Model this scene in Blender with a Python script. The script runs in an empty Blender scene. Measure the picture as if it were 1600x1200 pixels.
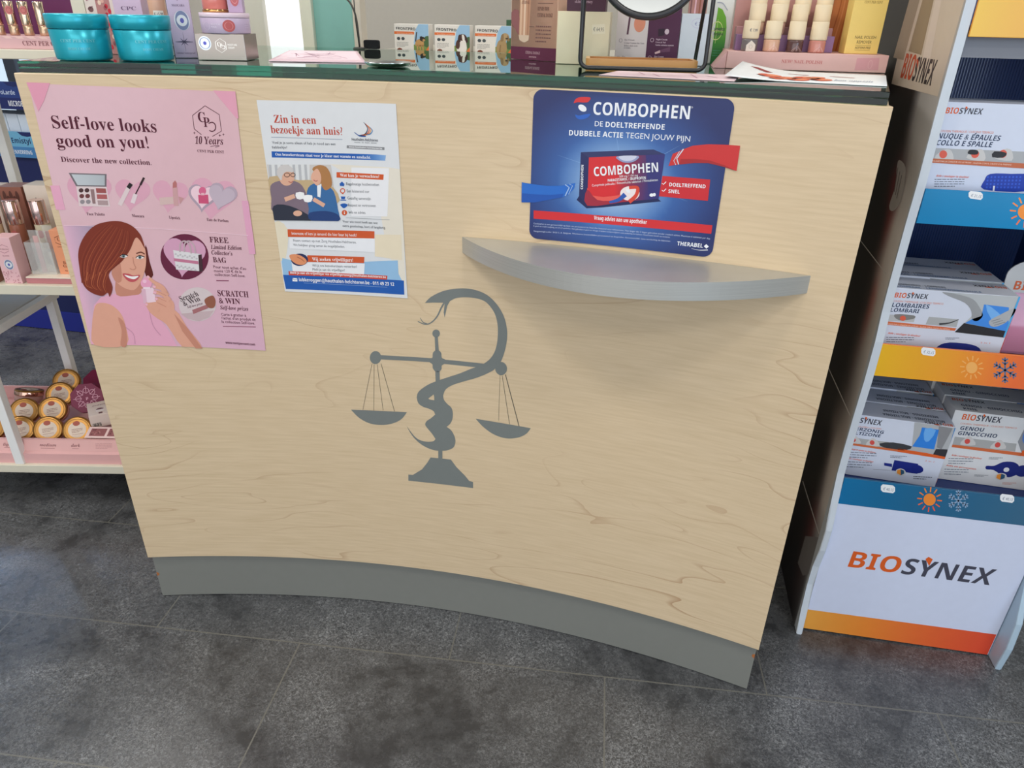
import bpy, bmesh, math, random
from mathutils import Vector, Matrix

random.seed(7)
S = bpy.context.scene
COL = S.collection


def lin(c):
    """0-255 display colour -> linear rgba"""
    o = []
    for v in c[:3]:
        v = max(0.0, min(1.0, v / 255.0))
        o.append(v / 12.92 if v <= 0.04045 else ((v + 0.055) / 1.055) ** 2.4)
    return (o[0], o[1], o[2], 1.0)


# ------------------------------------------------------------------ camera
cd = bpy.data.cameras.new('camera')
cam = bpy.data.objects.new('camera', cd)
COL.objects.link(cam)
cd.sensor_fit = 'HORIZONTAL'
cd.sensor_width = 36.0
cd.lens = 36.0 * 1117.19 / 1600.0
cd.clip_start = 0.05
RGT = Vector((0.98315484, 0.18176513, 0.01918307))
UPV = Vector((-0.1003827, 0.44927329, 0.88773691))
FWD = Vector((-0.15274117, 0.8747085, -0.45995128))
m = Matrix((RGT, UPV, -FWD)).transposed().to_4x4()
m.translation = Vector((0.31689, -0.98418, 1.11627))
cam.matrix_world = m
S.camera = cam

# ------------------------------------------------------------------ world, lamps, exposure
W = bpy.data.worlds.new('shop_world')
S.world = W
W.use_nodes = True
bg = W.node_tree.nodes['Background']
bg.inputs[0].default_value = (0.93, 0.96, 1.0, 1)
bg.inputs[1].default_value = 0.75
S.view_settings.view_transform = 'Standard'
S.view_settings.look = 'None'
S.view_settings.gamma = 1.0
S.view_settings.exposure = -0.45


def area(name, loc, sx, sy, power, col, target=None):
    l = bpy.data.lights.new(name, 'AREA')
    l.shape = 'RECTANGLE'
    l.size, l.size_y, l.energy, l.color = sx, sy, power, col
    o = bpy.data.objects.new(name, l)
    COL.objects.link(o)
    o.location = loc
    if target:
        o.rotation_euler = (Vector(target) - Vector(loc)).to_track_quat('-Z', 'Y').to_euler()
    return o


WARM = (1.0, 0.955, 0.885)
area('ceiling_lamp', (-0.75, -1.0, 2.66), 0.32, 0.32, 17, WARM)
area('ceiling_lamp', (1.05, -1.05, 2.66), 0.32, 0.32, 17, WARM)
area('ceiling_lamp', (0.2, -2.3, 2.66), 1.8, 0.6, 26, WARM)
area('ceiling_lamp', (-1.75, -0.35, 2.66), 0.6, 0.6, 26, (1.0, 0.98, 0.95))  # extra lamp, added to brighten the rack and the display's side panel
area('ceiling_lamp', (-1.6, 1.0, 2.66), 0.6, 0.6, 20, WARM)
area('ceiling_lamp', (0.3, 1.1, 2.66), 1.2, 0.4, 18, WARM)
area('ceiling_lamp', (1.7, 0.5, 2.66), 0.6, 0.6, 14, (0.88, 0.94, 1.0))
area('shopfront_daylight_fill', (2.4, -2.9, 1.3), 1.8, 2.0, 40, (0.62, 0.79, 1.0), (0.9, 0.3, 0.4))
area('shopfront_daylight_fill', (-0.3, -3.3, 1.25), 3.2, 2.0, 34, (0.95, 0.97, 1.0), (0.0, 0.3, 0.5))  # broad neutral fill, added to lift the lower part of the counter front

# ------------------------------------------------------------------ materials
MATS = {}


def nodes(name):
    mt = bpy.data.materials.new(name)
    mt.use_nodes = True
    nt = mt.node_tree
    return mt, nt, nt.nodes['Principled BSDF'], nt.nodes.new, nt.links.new


def inked(name, rough=0.5, metal=0.0, spec=0.5, var=0.03, scale=60, bump=0.0, trans=0.0, coat=0.0):
    """surface whose colour comes from the mesh's own ink colours, with a fine procedural unevenness"""
    mt, nt, p, N, L = nodes(name)
    a = N('ShaderNodeAttribute')
    a.attribute_name = 'Col'
    tc = N('ShaderNodeTexCoord')
    nz = N('ShaderNodeTexNoise')
    nz.inputs['Scale'].default_value = scale
    nz.inputs['Detail'].default_value = 3
    L(tc.outputs['Object'], nz.inputs['Vector'])
    mr = N('ShaderNodeMapRange')
    mr.inputs['To Min'].default_value = 1 - var
    mr.inputs['To Max'].default_value = 1 + var
    L(nz.outputs['Fac'], mr.inputs['Value'])
    mx = N('ShaderNodeVectorMath')
    mx.operation = 'SCALE'
    L(a.outputs['Color'], mx.inputs[0])
    L(mr.outputs[0], mx.inputs['Scale'])
    L(mx.outputs[0], p.inputs['Base Color'])
    p.inputs['Roughness'].default_value = rough
    p.inputs['Metallic'].default_value = metal
    p.inputs['Specular IOR Level'].default_value = spec
    p.inputs['Transmission Weight'].default_value = trans
    p.inputs['Coat Weight'].default_value = coat
    p.inputs['Coat Roughness'].default_value = 0.08
    if bump:
        b = N('ShaderNodeBump')
        b.inputs['Strength'].default_value = bump
        b.inputs['Distance'].default_value = 0.002
        L(nz.outputs['Fac'], b.inputs['Height'])
        L(b.outputs[0], p.inputs['Normal'])
    MATS[name] = mt
    return mt


inked('paper', 0.6, spec=0.3)
inked('sticker', 0.33, spec=0.45)
inked('card', 0.42, spec=0.4)
inked('gloss_card', 0.16, spec=0.5, var=0.02, scale=25, bump=0.06)
inked('plastic', 0.3, spec=0.5)
inked('gloss', 0.12, spec=0.5, coat=0.5)
inked('matte', 0.75, spec=0.2)
inked('metal', 0.28, metal=0.9)
inked('shiny_metal', 0.12, metal=1.0)
inked('pearl', 0.28, metal=0.35, spec=0.6)
inked('clear', 0.05, spec=0.5)
MATS['clear'].node_tree.nodes['Principled BSDF'].inputs['Alpha'].default_value = 0.22
inked('painted', 0.35, spec=0.4)


def maple():
    mt, nt, p, N, L = nodes('maple')
    tc = N('ShaderNodeTexCoord')
    mp = N('ShaderNodeMapping')
    mp.inputs['Scale'].default_value = (1.0, 1.0, 4.2)
    L(tc.outputs['Object'], mp.inputs[0])
    n1 = N('ShaderNodeTexNoise')
    n1.inputs['Scale'].default_value = 1.7
    n1.inputs['Detail'].default_value = 2.5
    n1.inputs['Distortion'].default_value = 0.5
    L(mp.outputs[0], n1.inputs['Vector'])
    # contour lines of the noise make the cathedral grain
    mul = N('ShaderNodeMath'); mul.operation = 'MULTIPLY'; mul.inputs[1].default_value = 11
    L(n1.outputs['Fac'], mul.inputs[0])
    fr = N('ShaderNodeMath'); fr.operation = 'FRACT'
    L(mul.outputs[0], fr.inputs[0])
    r1 = N('ShaderNodeValToRGB')
    e = r1.color_ramp.elements
    e[0].position = 0.0; e[0].color = (1, 1, 1, 1)
    e[1].position = 0.09; e[1].color = (0, 0, 0, 1)
    L(fr.outputs[0], r1.inputs[0])
    mp2 = N('ShaderNodeMapping')
    mp2.inputs['Scale'].default_value = (9.0, 9.0, 150.0)
    L(tc.outputs['Object'], mp2.inputs[0])
    n2 = N('ShaderNodeTexNoise')
    n2.inputs['Scale'].default_value = 1.6
    n2.inputs['Detail'].default_value = 5
    L(mp2.outputs[0], n2.inputs['Vector'])
    n3 = N('ShaderNodeTexNoise')
    n3.inputs['Scale'].default_value = 3.0
    n3.inputs['Detail'].default_value = 2
    L(tc.outputs['Object'], n3.inputs['Vector'])
    r2 = N('ShaderNodeValToRGB')
    e = r2.color_ramp.elements
    e[0].position = 0.25; e[0].color = lin((211, 187, 151))
    e[1].position = 0.7; e[1].color = lin((222, 199, 165))
    L(n2.outputs['Fac'], r2.inputs[0])
    m1 = N('ShaderNodeMath'); m1.operation = 'MULTIPLY'
    L(r1.outputs[0], m1.inputs[0])
    r3 = N('ShaderNodeMapRange')
    r3.inputs['From Min'].default_value = 0.42; r3.inputs['From Max'].default_value = 0.7
    r3.inputs['To Min'].default_value = 0.0; r3.inputs['To Max'].default_value = 0.8
    L(n3.outputs['Fac'], r3.inputs['Value'])
    L(r3.outputs[0], m1.inputs[1])
    mx = N('ShaderNodeMix'); mx.data_type = 'RGBA'
    L(m1.outputs[0], mx.inputs['Factor'])
    L(r2.outputs[0], mx.inputs['A'])
    mx.inputs['B'].default_value = lin((176, 138, 104))
    L(mx.outputs['Result'], p.inputs['Base Color'])
    p.inputs['Roughness'].default_value = 0.42
    p.inputs['Specular IOR Level'].default_value = 0.35
    MATS['maple'] = mt


maple()


def brushed():
    mt, nt, p, N, L = nodes('brushed_laminate')
    tc = N('ShaderNodeTexCoord')
    mp = N('ShaderNodeMapping')
    mp.inputs['Scale'].default_value = (7, 7, 3200)
    L(tc.outputs['Object'], mp.inputs[0])
    nz = N('ShaderNodeTexNoise'); nz.inputs['Scale'].default_value = 1.0; nz.inputs['Detail'].default_value = 4
    L(mp.outputs[0], nz.inputs['Vector'])
    r = N('ShaderNodeValToRGB')
    r.color_ramp.elements[0].position = 0.3; r.color_ramp.elements[0].color = lin((180, 180, 175))
    r.color_ramp.elements[1].position = 0.7; r.color_ramp.elements[1].color = lin((200, 200, 194))
    L(nz.outputs['Fac'], r.inputs[0])
    L(r.outputs[0], p.inputs['Base Color'])
    p.inputs['Metallic'].default_value = 0.45
    p.inputs['Roughness'].default_value = 0.36
    MATS['brushed_laminate'] = mt


brushed()


def slate():
    mt, nt, p, N, L = nodes('slate_tiles')
    tc = N('ShaderNodeTexCoord')
    mp = N('ShaderNodeMapping'); mp.vector_type = 'TEXTURE'
    a = math.radians(3.608)
    mp.inputs['Location'].default_value = (0.0384 + 0.30055 * math.cos(a), -0.0321 + 0.30055 * math.sin(a), 0)
    mp.inputs['Rotation'].default_value = (0, 0, a)
    L(tc.outputs['Object'], mp.inputs[0])
    bt = N('ShaderNodeTexBrick')
    bt.offset = 0.5
    bt.inputs['Scale'].default_value = 1.0
    bt.inputs['Brick Width'].default_value = 0.6011
    bt.inputs['Row Height'].default_value = 0.2951
    bt.inputs['Mortar Size'].default_value = 0.0016
    bt.inputs['Mortar Smooth'].default_value = 0.3
    bt.inputs['Color1'].default_value = (0.35, 0.35, 0.35, 1)
    bt.inputs['Color2'].default_value = (0.65, 0.65, 0.65, 1)
    L(mp.outputs[0], bt.inputs['Vector'])

    def noise(s, d, rough=0.6, dist=0.0):
        n = N('ShaderNodeTexNoise')
        n.inputs['Scale'].default_value = s
        n.inputs['Detail'].default_value = d
        n.inputs['Roughness'].default_value = rough
        n.inputs['Distortion'].default_value = dist
        L(mp.outputs[0], n.inputs['Vector'])
        return n
    big, mid, fine = noise(4.5, 5, 0.62, 0.6), noise(26, 5, 0.75), noise(230, 4, 0.8, 1.2)
    # patches decide how much pale speckle shows
    pm = N('ShaderNodeMath'); pm.operation = 'MULTIPLY_ADD'
    L(mid.outputs['Fac'], pm.inputs[0]); pm.inputs[1].default_value = 0.55
    L(big.outputs['Fac'], pm.inputs[2])
    pr = N('ShaderNodeMapRange')
    pr.inputs['From Min'].default_value = 0.62; pr.inputs['From Max'].default_value = 0.98
    L(pm.outputs[0], pr.inputs['Value'])
    fm = N('ShaderNodeMapRange')
    fm.inputs['From Min'].default_value = 0.44; fm.inputs['From Max'].default_value = 0.68
    L(fine.outputs['Fac'], fm.inputs['Value'])
    sp = N('ShaderNodeMath'); sp.operation = 'MULTIPLY'
    L(pr.outputs[0], sp.inputs[0]); L(fm.outputs[0], sp.inputs[1])
    base = N('ShaderNodeValToRGB')
    e = base.color_ramp.elements
    e[0].position = 0.3; e[0].color = lin((27, 28, 31))
    e[1].position = 0.75; e[1].color = lin((68, 69, 71))
    L(pm.outputs[0], base.inputs[0])
    m1 = N('ShaderNodeMix'); m1.data_type = 'RGBA'
    L(sp.outputs[0], m1.inputs['Factor'])
    L(base.outputs[0], m1.inputs['A'])
    m1.inputs['B'].default_value = lin((166, 168, 170))
    m2 = N('ShaderNodeMix'); m2.data_type = 'RGBA'
    L(bt.outputs['Fac'], m2.inputs['Factor'])
    L(m1.outputs['Result'], m2.inputs['A'])
    m2.inputs['B'].default_value = lin((112, 111, 105))
    L(m2.outputs['Result'], p.inputs['Base Color'])
    rr = N('ShaderNodeMapRange')
    rr.inputs['To Min'].default_value = 0.18; rr.inputs['To Max'].default_value = 0.38
    L(mid.outputs['Fac'], rr.inputs['Value'])
    L(rr.outputs[0], p.inputs['Roughness'])
    p.inputs['Specular IOR Level'].default_value = 0.5
    bp = N('ShaderNodeBump'); bp.inputs['Strength'].default_value = 0.12; bp.inputs['Distance'].default_value = 0.002
    L(fine.outputs['Fac'], bp.inputs['Height'])
    L(bp.outputs[0], p.inputs['Normal'])
    MATS['slate_tiles'] = mt


slate()


def glass(name, col, dens):
    mt, nt, p, N, L = nodes(name)
    nt.nodes.remove(p)
    out = nt.nodes['Material Output']
    g = N('ShaderNodeBsdfGlass')
    g.inputs['Color'].default_value = (0.93, 0.985, 0.96, 1)
    g.inputs['IOR'].default_value = 1.5
    g.inputs['Roughness'].default_value = 0.0
    L(g.outputs[0], out.inputs['Surface'])
    v = N('ShaderNodeVolumeAbsorption')
    v.inputs['Color'].default_value = col
    v.inputs['Density'].default_value = dens
    L(v.outputs[0], out.inputs['Volume'])
    MATS[name] = mt


glass('green_glass', (0.0, 0.84, 0.80, 1), 17.0)


def emissive(name, col, s):
    mt, nt, p, N, L = nodes(name)
    tc = N('ShaderNodeTexCoord')
    nz = N('ShaderNodeTexNoise'); nz.inputs['Scale'].default_value = 2.0
    L(tc.outputs['Object'], nz.inputs['Vector'])
    r = N('ShaderNodeValToRGB')
    r.color_ramp.elements[0].color = tuple(c * 0.85 for c in lin(col)[:3]) + (1,)
    r.color_ramp.elements[1].color = lin(col)
    L(nz.outputs['Fac'], r.inputs[0])
    L(r.outputs[0], p.inputs['Emission Color'])
    p.inputs['Emission Strength'].default_value = s
    p.inputs['Base Color'].default_value = (0.1, 0.1, 0.1, 1)
    p.inputs['Roughness'].default_value = 0.1
    MATS[name] = mt


emissive('daylight_pane', (214, 236, 255), 1.4)
emissive('streak_light_pane', (160, 200, 255), 70.0)
emissive('white_daylight_pane', (255, 255, 255), 1.6)


# ------------------------------------------------------------------ mesh builder
class MB:
    def __init__(s):
        s.bm = bmesh.new()
        s.cl = s.bm.loops.layers.float_color.new('Col')
        s.mats = []

    def mi(s, name):
        if name not in s.mats:
            s.mats.append(name)
        return s.mats.index(name)

    def face(s, vs, mat, col, smooth=False):
        """vs: BMVerts; col: one rgb or one per vertex"""
        try:
            f = s.bm.faces.new(vs)
        except ValueError:
            return None
        f.material_index = s.mi(mat)
        f.smooth = smooth
        if isinstance(col[0], (int, float)):
            c = lin(col)
            for l in f.loops:
                l[s.cl] = c
        else:
            for l, c in zip(f.loops, col):
                l[s.cl] = lin(c)
        return f

    def grid(s, rows, mat, col, closed=False, smooth=True):
        """rows: lists of points; skin them"""
        vr = [[s.bm.verts.new(p) for p in r] for r in rows]
        for a, b in zip(vr, vr[1:]):
            n = len(a)
            for i in range(n if closed else n - 1):
                j = (i + 1) % n
                s.face([a[i], a[j], b[j], b[i]], mat, col, smooth)
        return vr

    def box(s, x0, x1, y0, y1, z0, z1, mat, col, bev=0.0, M=None):
        t = bmesh.new()
        r = bmesh.ops.create_cube(t, size=1.0)
        for v in t.verts:
            v.co = Vector(((x0 + x1) / 2 + v.co.x * (x1 - x0), (y0 + y1) / 2 + v.co.y * (y1 - y0), (z0 + z1) / 2 + v.co.z * (z1 - z0)))
        if bev > 0:
            bmesh.ops.bevel(t, geom=list(t.edges), offset=bev, segments=2, affect='EDGES', profile=0.5)
        s.absorb(t, mat, col, M)

    def absorb(s, t, mat, col, M=None, smooth=False):
        mp = {}
        for v in t.verts:
            mp[v] = s.bm.verts.new(M @ v.co if M else v.co)
        for f in t.faces:
            s.face([mp[v] for v in f.verts], mat, col, smooth)
        t.free()

    def lathe(s, prof, mat, col, M=None, seg=32, cols=None, sx=1.0, sy=1.0, cap=True):
        """prof: (r,z) list; cols: colour per profile span"""
        rows = []
        for r, z in prof:
            row = []
            for i in range(seg):
                a = 2 * math.pi * i / seg
                p = Vector((r * sx * math.cos(a), r * sy * math.sin(a), z))
                row.append(s.bm.verts.new(M @ p if M else p))
            rows.append(row)
        for k, (a, b) in enumerate(zip(rows, rows[1:])):
            c = cols[k] if cols else col
            mt = mat
            if isinstance(c, tuple) and isinstance(c[0], str):
                mt, c = c
            for i in range(seg):
                j = (i + 1) % seg
                s.face([a[i], a[j], b[j], b[i]], mt, c, True)
        if not cap:
            return
        c0 = cols[0] if cols else col
        c1 = cols[-1] if cols else col
        for row, c, rev in ((rows[0], c0, True), (rows[-1], c1, False)):
            mt = mat
            if isinstance(c[0], str):
                mt, c = c
            s.face(list(reversed(row)) if rev else row, mt, c)

    def tube(s, pts, r, mat, col, seg=10, cap=True):
        pts = [Vector(p) for p in pts]
        rows = []
        up = None
        for i, p in enumerate(pts):
            d = (pts[min(i + 1, len(pts) - 1)] - pts[max(i - 1, 0)]).normalized()
            if up is None:
                up = d.orthogonal().normalized()
            up = (up - d * up.dot(d)).normalized()
            sd = d.cross(up)
            rows.append([p + (up * math.cos(2 * math.pi * k / seg) + sd * math.sin(2 * math.pi * k / seg)) * r for k in range(seg)])
        v = s.grid(rows, mat, col, closed=True)
        if cap:
            s.face(list(reversed(v[0])), mat, col)
            s.face(v[-1], mat, col)

    def prism(s, poly, z0, z1, mat, col, M=None, bev=0.0, smooth=False):
        """poly in local xy, extruded along local z"""
        t = bmesh.new()
        a = [t.verts.new((x, y, z0)) for x, y in poly]
        b = [t.verts.new((x, y, z1)) for x, y in poly]
        n = len(poly)
        t.faces.new(list(reversed(a)))
        t.faces.new(b)
        for i in range(n):
            j = (i + 1) % n
            t.faces.new([a[i], a[j], b[j], b[i]])
        if bev:
            es = [e for e in t.edges if abs(e.verts[0].co.z - e.verts[1].co.z) < 1e-6]
            bmesh.ops.bevel(t, geom=es, offset=bev, segments=2, affect='EDGES', profile=0.5)
        s.absorb(t, mat, col, M, smooth)

    def build(s, name, parent=None, loc=None):
        me = bpy.data.meshes.new(name)
        off = Matrix.Identity(4)
        if parent is not None:
            off = world_of(parent)
        elif loc is not None:
            off = Matrix.Translation(Vector(loc))
        s.bm.transform(off.inverted())
        s.bm.normal_update()
        s.bm.to_mesh(me)
        s.bm.free()
        for n in s.mats:
            me.materials.append(MATS[n])
        o = bpy.data.objects.new(name, me)
        COL.objects.link(o)
        if parent is not None:
            o.parent = parent
        elif loc is not None:
            o.location = loc
        return o


def world_of(o):
    mt = Matrix.LocRotScale(o.location, o.rotation_euler, o.scale)
    return world_of(o.parent) @ mt if o.parent else mt


def tag(o, label, cat, group=None, kind=None):
    if label:
        o['label'] = label
    if cat:
        o['category'] = cat
    if group:
        o['group'] = group
    if kind:
        o['kind'] = kind
    return o


def thing(name, label, cat, loc, group=None):
    o = bpy.data.objects.new(name, None)
    o.empty_display_size = 0.02
    COL.objects.link(o)
    o.location = loc
    return tag(o, label, cat, group)


def struct(mb, name, loc=(0, 0, 0)):
    o = mb.build(name, None, loc)
    o['kind'] = 'structure'
    return o


# ------------------------------------------------------------------ printing on sheets
STY = {'bold': (0x1D5D4, 0x1D5EE, 0x1D7EC), 'serif': (0x1D400, 0x1D41A, 0x1D7CE), 'serifi': (0x1D468, 0x1D482, None)}
_T = {}


def styled(t, st):
    b = STY.get(st)
    if not b:
        return t
    o = ''
    for c in t:
        u = ord(c)
        if 'A' <= c <= 'Z':
            o += chr(b[0] + u - 65)
        elif 'a' <= c <= 'z':
            o += chr(b[1] + u - 97)
        elif '0' <= c <= '9' and b[2]:
            o += chr(b[2] + u - 48)
        else:
            o += c
    return o


def text_mesh(t, st, res=2):
    k = (t, st)
    if k in _T:
        return _T[k]
    cu = bpy.data.curves.new('lettering', 'FONT')
    cu.body = styled(t, st)
    cu.size = 1.0
    cu.resolution_u = res
    ob = bpy.data.objects.new('lettering', cu)
    me = bpy.data.meshes.new_from_object(ob)
    vs = [(v.co.x, v.co.y) for v in me.vertices]
    fs = [tuple(p.vertices) for p in me.polygons]
    bpy.data.objects.remove(ob)
    bpy.data.curves.remove(cu)
    bpy.data.meshes.remove(me)
    if not vs and st != 'def':
        return text_mesh(t, 'def', res)
    _T[k] = (vs, fs)
    return _T[k]


def cap_height(st):
    vs, _ = text_mesh('H', st)
    return max(v[1] for v in vs) or 0.7


def solve8(q, r):
    A = []
    for (x, y), (u, v) in zip(q, r):
        A.append([x, y, 1, 0, 0, 0, -u * x, -u * y, u])
        A.append([0, 0, 0, x, y, 1, -v * x, -v * y, v])
    n = 8
    for i in range(n):
        p = max(range(i, n), key=lambda k: abs(A[k][i]))
        A[i], A[p] = A[p], A[i]
        for k in range(n):
            if k != i:
                f = A[k][i] / A[i][i]
                A[k] = [a - f * b for a, b in zip(A[k], A[i])]
    return [A[i][8] / A[i][i] for i in range(n)] + [1.0]


def spline(pts, n=6, closed=True):
    out = []
    N = len(pts)
    rng = range(N if closed else N - 1)
    for i in rng:
        g = (lambda k: pts[k % N]) if closed else (lambda k: pts[max(0, min(N - 1, k))])
        p0, p1, p2, p3 = g(i - 1), g(i), g(i + 1), g(i + 2)
        for j in range(n):
            t = j / n
            out.append(tuple(0.5 * (2 * b + (c - a) * t + (2 * a - 5 * b + 4 * c - d) * t * t + (3 * b - a - 3 * c + d) * t ** 3) for a, b, c, d in zip(p0, p1, p2, p3)))
    if not closed:
        out.append(pts[-1])
    return out


STEP = 0.00013


def bisect_out(t, co, no):
    if t.verts:
        bmesh.ops.bisect_plane(t, geom=list(t.verts) + list(t.edges) + list(t.faces), dist=1e-7, plane_co=co, plane_no=no, clear_outer=True)


class Print:
    """draws ink on a sheet. quad: the sheet's corners TL,TR,BR,BL in the layout's own units; rect: what they are on the sheet (u right, v up)."""

    def __init__(s, mb, surf, rect, quad=None, mat='paper', cut=0.0, trim=False):
        s.mb, s.surf, s.mat, s.cut = mb, surf, mat, cut
        s.rect = rect
        s.quad = quad or [(0, 0), (100, 0), (100, 100), (0, 100)]
        s.H = solve8(s.quad, rect)
        us = [p[0] for p in rect]
        vs = [p[1] for p in rect]
        s.u0, s.u1, s.v0, s.v1 = min(us), max(us), min(vs), max(vs)
        s.ox = s.oy = 0.0
        s.sc = 1.0
        s.clip = None
        s.trim = trim

    def view(s, ox, oy, sc):
        s.ox, s.oy, s.sc = ox, oy, sc
        return s

    def m(s, x, y):
        x, y = s.ox + x / s.sc, s.oy + y / s.sc
        h = s.H
        w = h[6] * x + h[7] * y + 1
        return ((h[0] * x + h[1] * y + h[2]) / w, (h[3] * x + h[4] * y + h[5]) / w)

    def flat(s, uv, faces, col, lay, sub=0, cutting=True):
        t = bmesh.new()
        vv = [t.verts.new((u, v, 0)) for u, v in uv]
        for f in faces:
            try:
                t.faces.new([vv[i] for i in f])
            except ValueError:
                pass
        big = [f for f in t.faces if len(f.verts) > 4]
        if big:
            bmesh.ops.triangulate(t, faces=big)
        lines = []
        if cutting and s.cut:
            k = math.floor(s.u0 / s.cut)
            while k * s.cut < s.u1:
                lines.append((k * s.cut, 0)); k += 1
        if sub:
            us = [p[0] for p in uv]; vs = [p[1] for p in uv]
            for k in range(1, sub):
                lines.append((min(us) + (max(us) - min(us)) * k / sub, 0))
                lines.append((min(vs) + (max(vs) - min(vs)) * k / sub, 1))
        for c, ax in lines:
            co = (c, 0, 0) if ax == 0 else (0, c, 0)
            no = (1, 0, 0) if ax == 0 else (0, 1, 0)
            bmesh.ops.bisect_plane(t, geom=list(t.verts) + list(t.edges) + list(t.faces), dist=1e-7, plane_co=co, plane_no=no)
        if s.trim and any(u < s.u0 - 1e-6 or u > s.u1 + 1e-6 or v < s.v0 - 1e-6 or v > s.v1 + 1e-6 for u, v in uv):
            n = len(s.rect)
            for i in range(n):
                (ax, ay), (bx_, by_) = s.rect[i], s.rect[(i + 1) % n]
                bisect_out(t, (ax, ay, 0), (-(by_ - ay), bx_ - ax, 0))
        if s.clip:
            bmesh.ops.bisect_plane(t, geom=list(t.verts) + list(t.edges) + list(t.faces), dist=1e-7, plane_co=s.clip[0], plane_no=s.clip[1], clear_outer=True)
        mp = {}
        for v in t.verts:
            mp[v] = s.mb.bm.verts.new(s.surf(v.co.x, v.co.y, lay * STEP))
        for f in t.faces:
            c = col
            if callable(col):
                c = [col((v.co.x - s.u0) / (s.u1 - s.u0), 1 - (v.co.y - s.v0) / (s.v1 - s.v0)) for v in f.verts]
            s.mb.face([mp[v] for v in f.verts], s.mat, c)
        t.free()

    def poly(s, pts, col, lay=1, smooth=0, sub=0):
        if smooth:
            pts = spline(pts, smooth)
        s.flat([s.m(*p) for p in pts], [tuple(range(len(pts)))], col, lay, sub)

    def rect_(s, x0, y0, x1, y1, col, lay=1, sub=0):
        s.poly([(x0, y0), (x1, y0), (x1, y1), (x0, y1)], col, lay, 0, sub)

    def ell(s, cx, cy, rx, ry, col, lay=1, n=28, rot=0.0, sub=0):
        c, q = math.cos(rot), math.sin(rot)
        s.poly([(cx + rx * math.cos(a) * c - ry * math.sin(a) * q, cy + rx * math.cos(a) * q + ry * math.sin(a) * c) for a in [2 * math.pi * k / n for k in range(n)]], col, lay, 0, sub)

    def line(s, pts, w, col, lay=1, smooth=0, closed=False, taper=None):
        if smooth:
            pts = spline(pts, smooth, closed)
        if closed:
            pts = list(pts) + [pts[0]]
        L, R = [], []
        for i, p in enumerate(pts):
            a, b = pts[max(0, i - 1)], pts[min(len(pts) - 1, i + 1)]
            if closed and i in (0, len(pts) - 1):
                a, b = pts[-2], pts[1]
            dx, dy = b[0] - a[0], b[1] - a[1]
            d = math.hypot(dx, dy) or 1
            k = w / 2 if taper is None else w / 2 * (taper[0] + (taper[1] - taper[0]) * i / (len(pts) - 1))
            L.append((p[0] - dy / d * k, p[1] + dx / d * k))
            R.append((p[0] + dy / d * k, p[1] - dx / d * k))
        n = len(pts)
        uv = [s.m(*p) for p in L + R]
        s.flat(uv, [(i, i + 1, n + i + 1, n + i) for i in range(n - 1)], col, lay)

    def ring(s, cx, cy, rx, ry, w, col, lay=1, n=32):
        s.line([(cx + rx * math.cos(2 * math.pi * k / n), cy + ry * math.sin(2 * math.pi * k / n)) for k in range(n)], w, col, lay, closed=True)

    def text(s, t, x0, y0, x1, y1, h, col, st='def', lay=2, slant=0.0):
        vs, fs = text_mesh(t, st)
        a, b, c = s.m(x0, y0), s.m(x1, y1), s.m(x0, y0 - h)
        hh = math.hypot(c[0] - a[0], c[1] - a[1])
        dx, dy = b[0] - a[0], b[1] - a[1]
        d = math.hypot(dx, dy)
        ex, ey = (dx / d, dy / d), (-dy / d, dx / d)
        if (c[0] - a[0]) * ey[0] + (c[1] - a[1]) * ey[1] < 0:
            ey = (-ey[0], -ey[1])
        xm = min(v[0] for v in vs)
        sx = d / (max(v[0] for v in vs) - xm)
        sy = hh / cap_height(st)
        uv = []
        for x, y in vs:
            X, Y = (x - xm) * sx + y * sy * slant, y * sy
            uv.append((a[0] + ex[0] * X + ey[0] * Y, a[1] + ex[1] * X + ey[1] * Y))
        s.flat(uv, fs, col, lay, 0, False)


def greek(P, x0, y0, x1, y1, n, col, w=0.45, lay=2, seed=1):
    """body copy too small to read in the photo: rows of word-length dashes"""
    r = random.Random(seed)
    for i in range(n):
        f = (i + 0.5) / n
        y = y0 + (y1 - y0) * f
        th = (y1 - y0) / n * w / 2
        x = x0
        end = x1 if i < n - 1 else x0 + (x1 - x0) * 0.7
        while x < end:
            l = (x1 - x0) * r.uniform(0.05, 0.16)
            P.rect_(x, y - th, min(end, x + l), y + th, col, lay)
            x += l + (x1 - x0) * 0.025


def mix(a, b, t):
    t = max(0, min(1, t))
    return tuple(x + (y - x) * t for x, y in zip(a, b))


def ramp(stops):
    def f(t):
        for (p0, c0), (p1, c1) in zip(stops, stops[1:]):
            if t <= p1:
                return mix(c0, c1, (t - p0) / (p1 - p0 or 1))
        return stops[-1][1]
    return f


def flat_surf(o, ux, uy, n):
    o, ux, uy, n = Vector(o), Vector(ux).normalized(), Vector(uy).normalized(), Vector(n).normalized()
    return lambda u, v, h: o + ux * u + uy * v + n * h


def R4(w, h):
    return [(0, h), (w, h), (w, 0), (0, 0)]


WHITE, BLACK = (240, 240, 240), (28, 28, 30)

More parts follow.
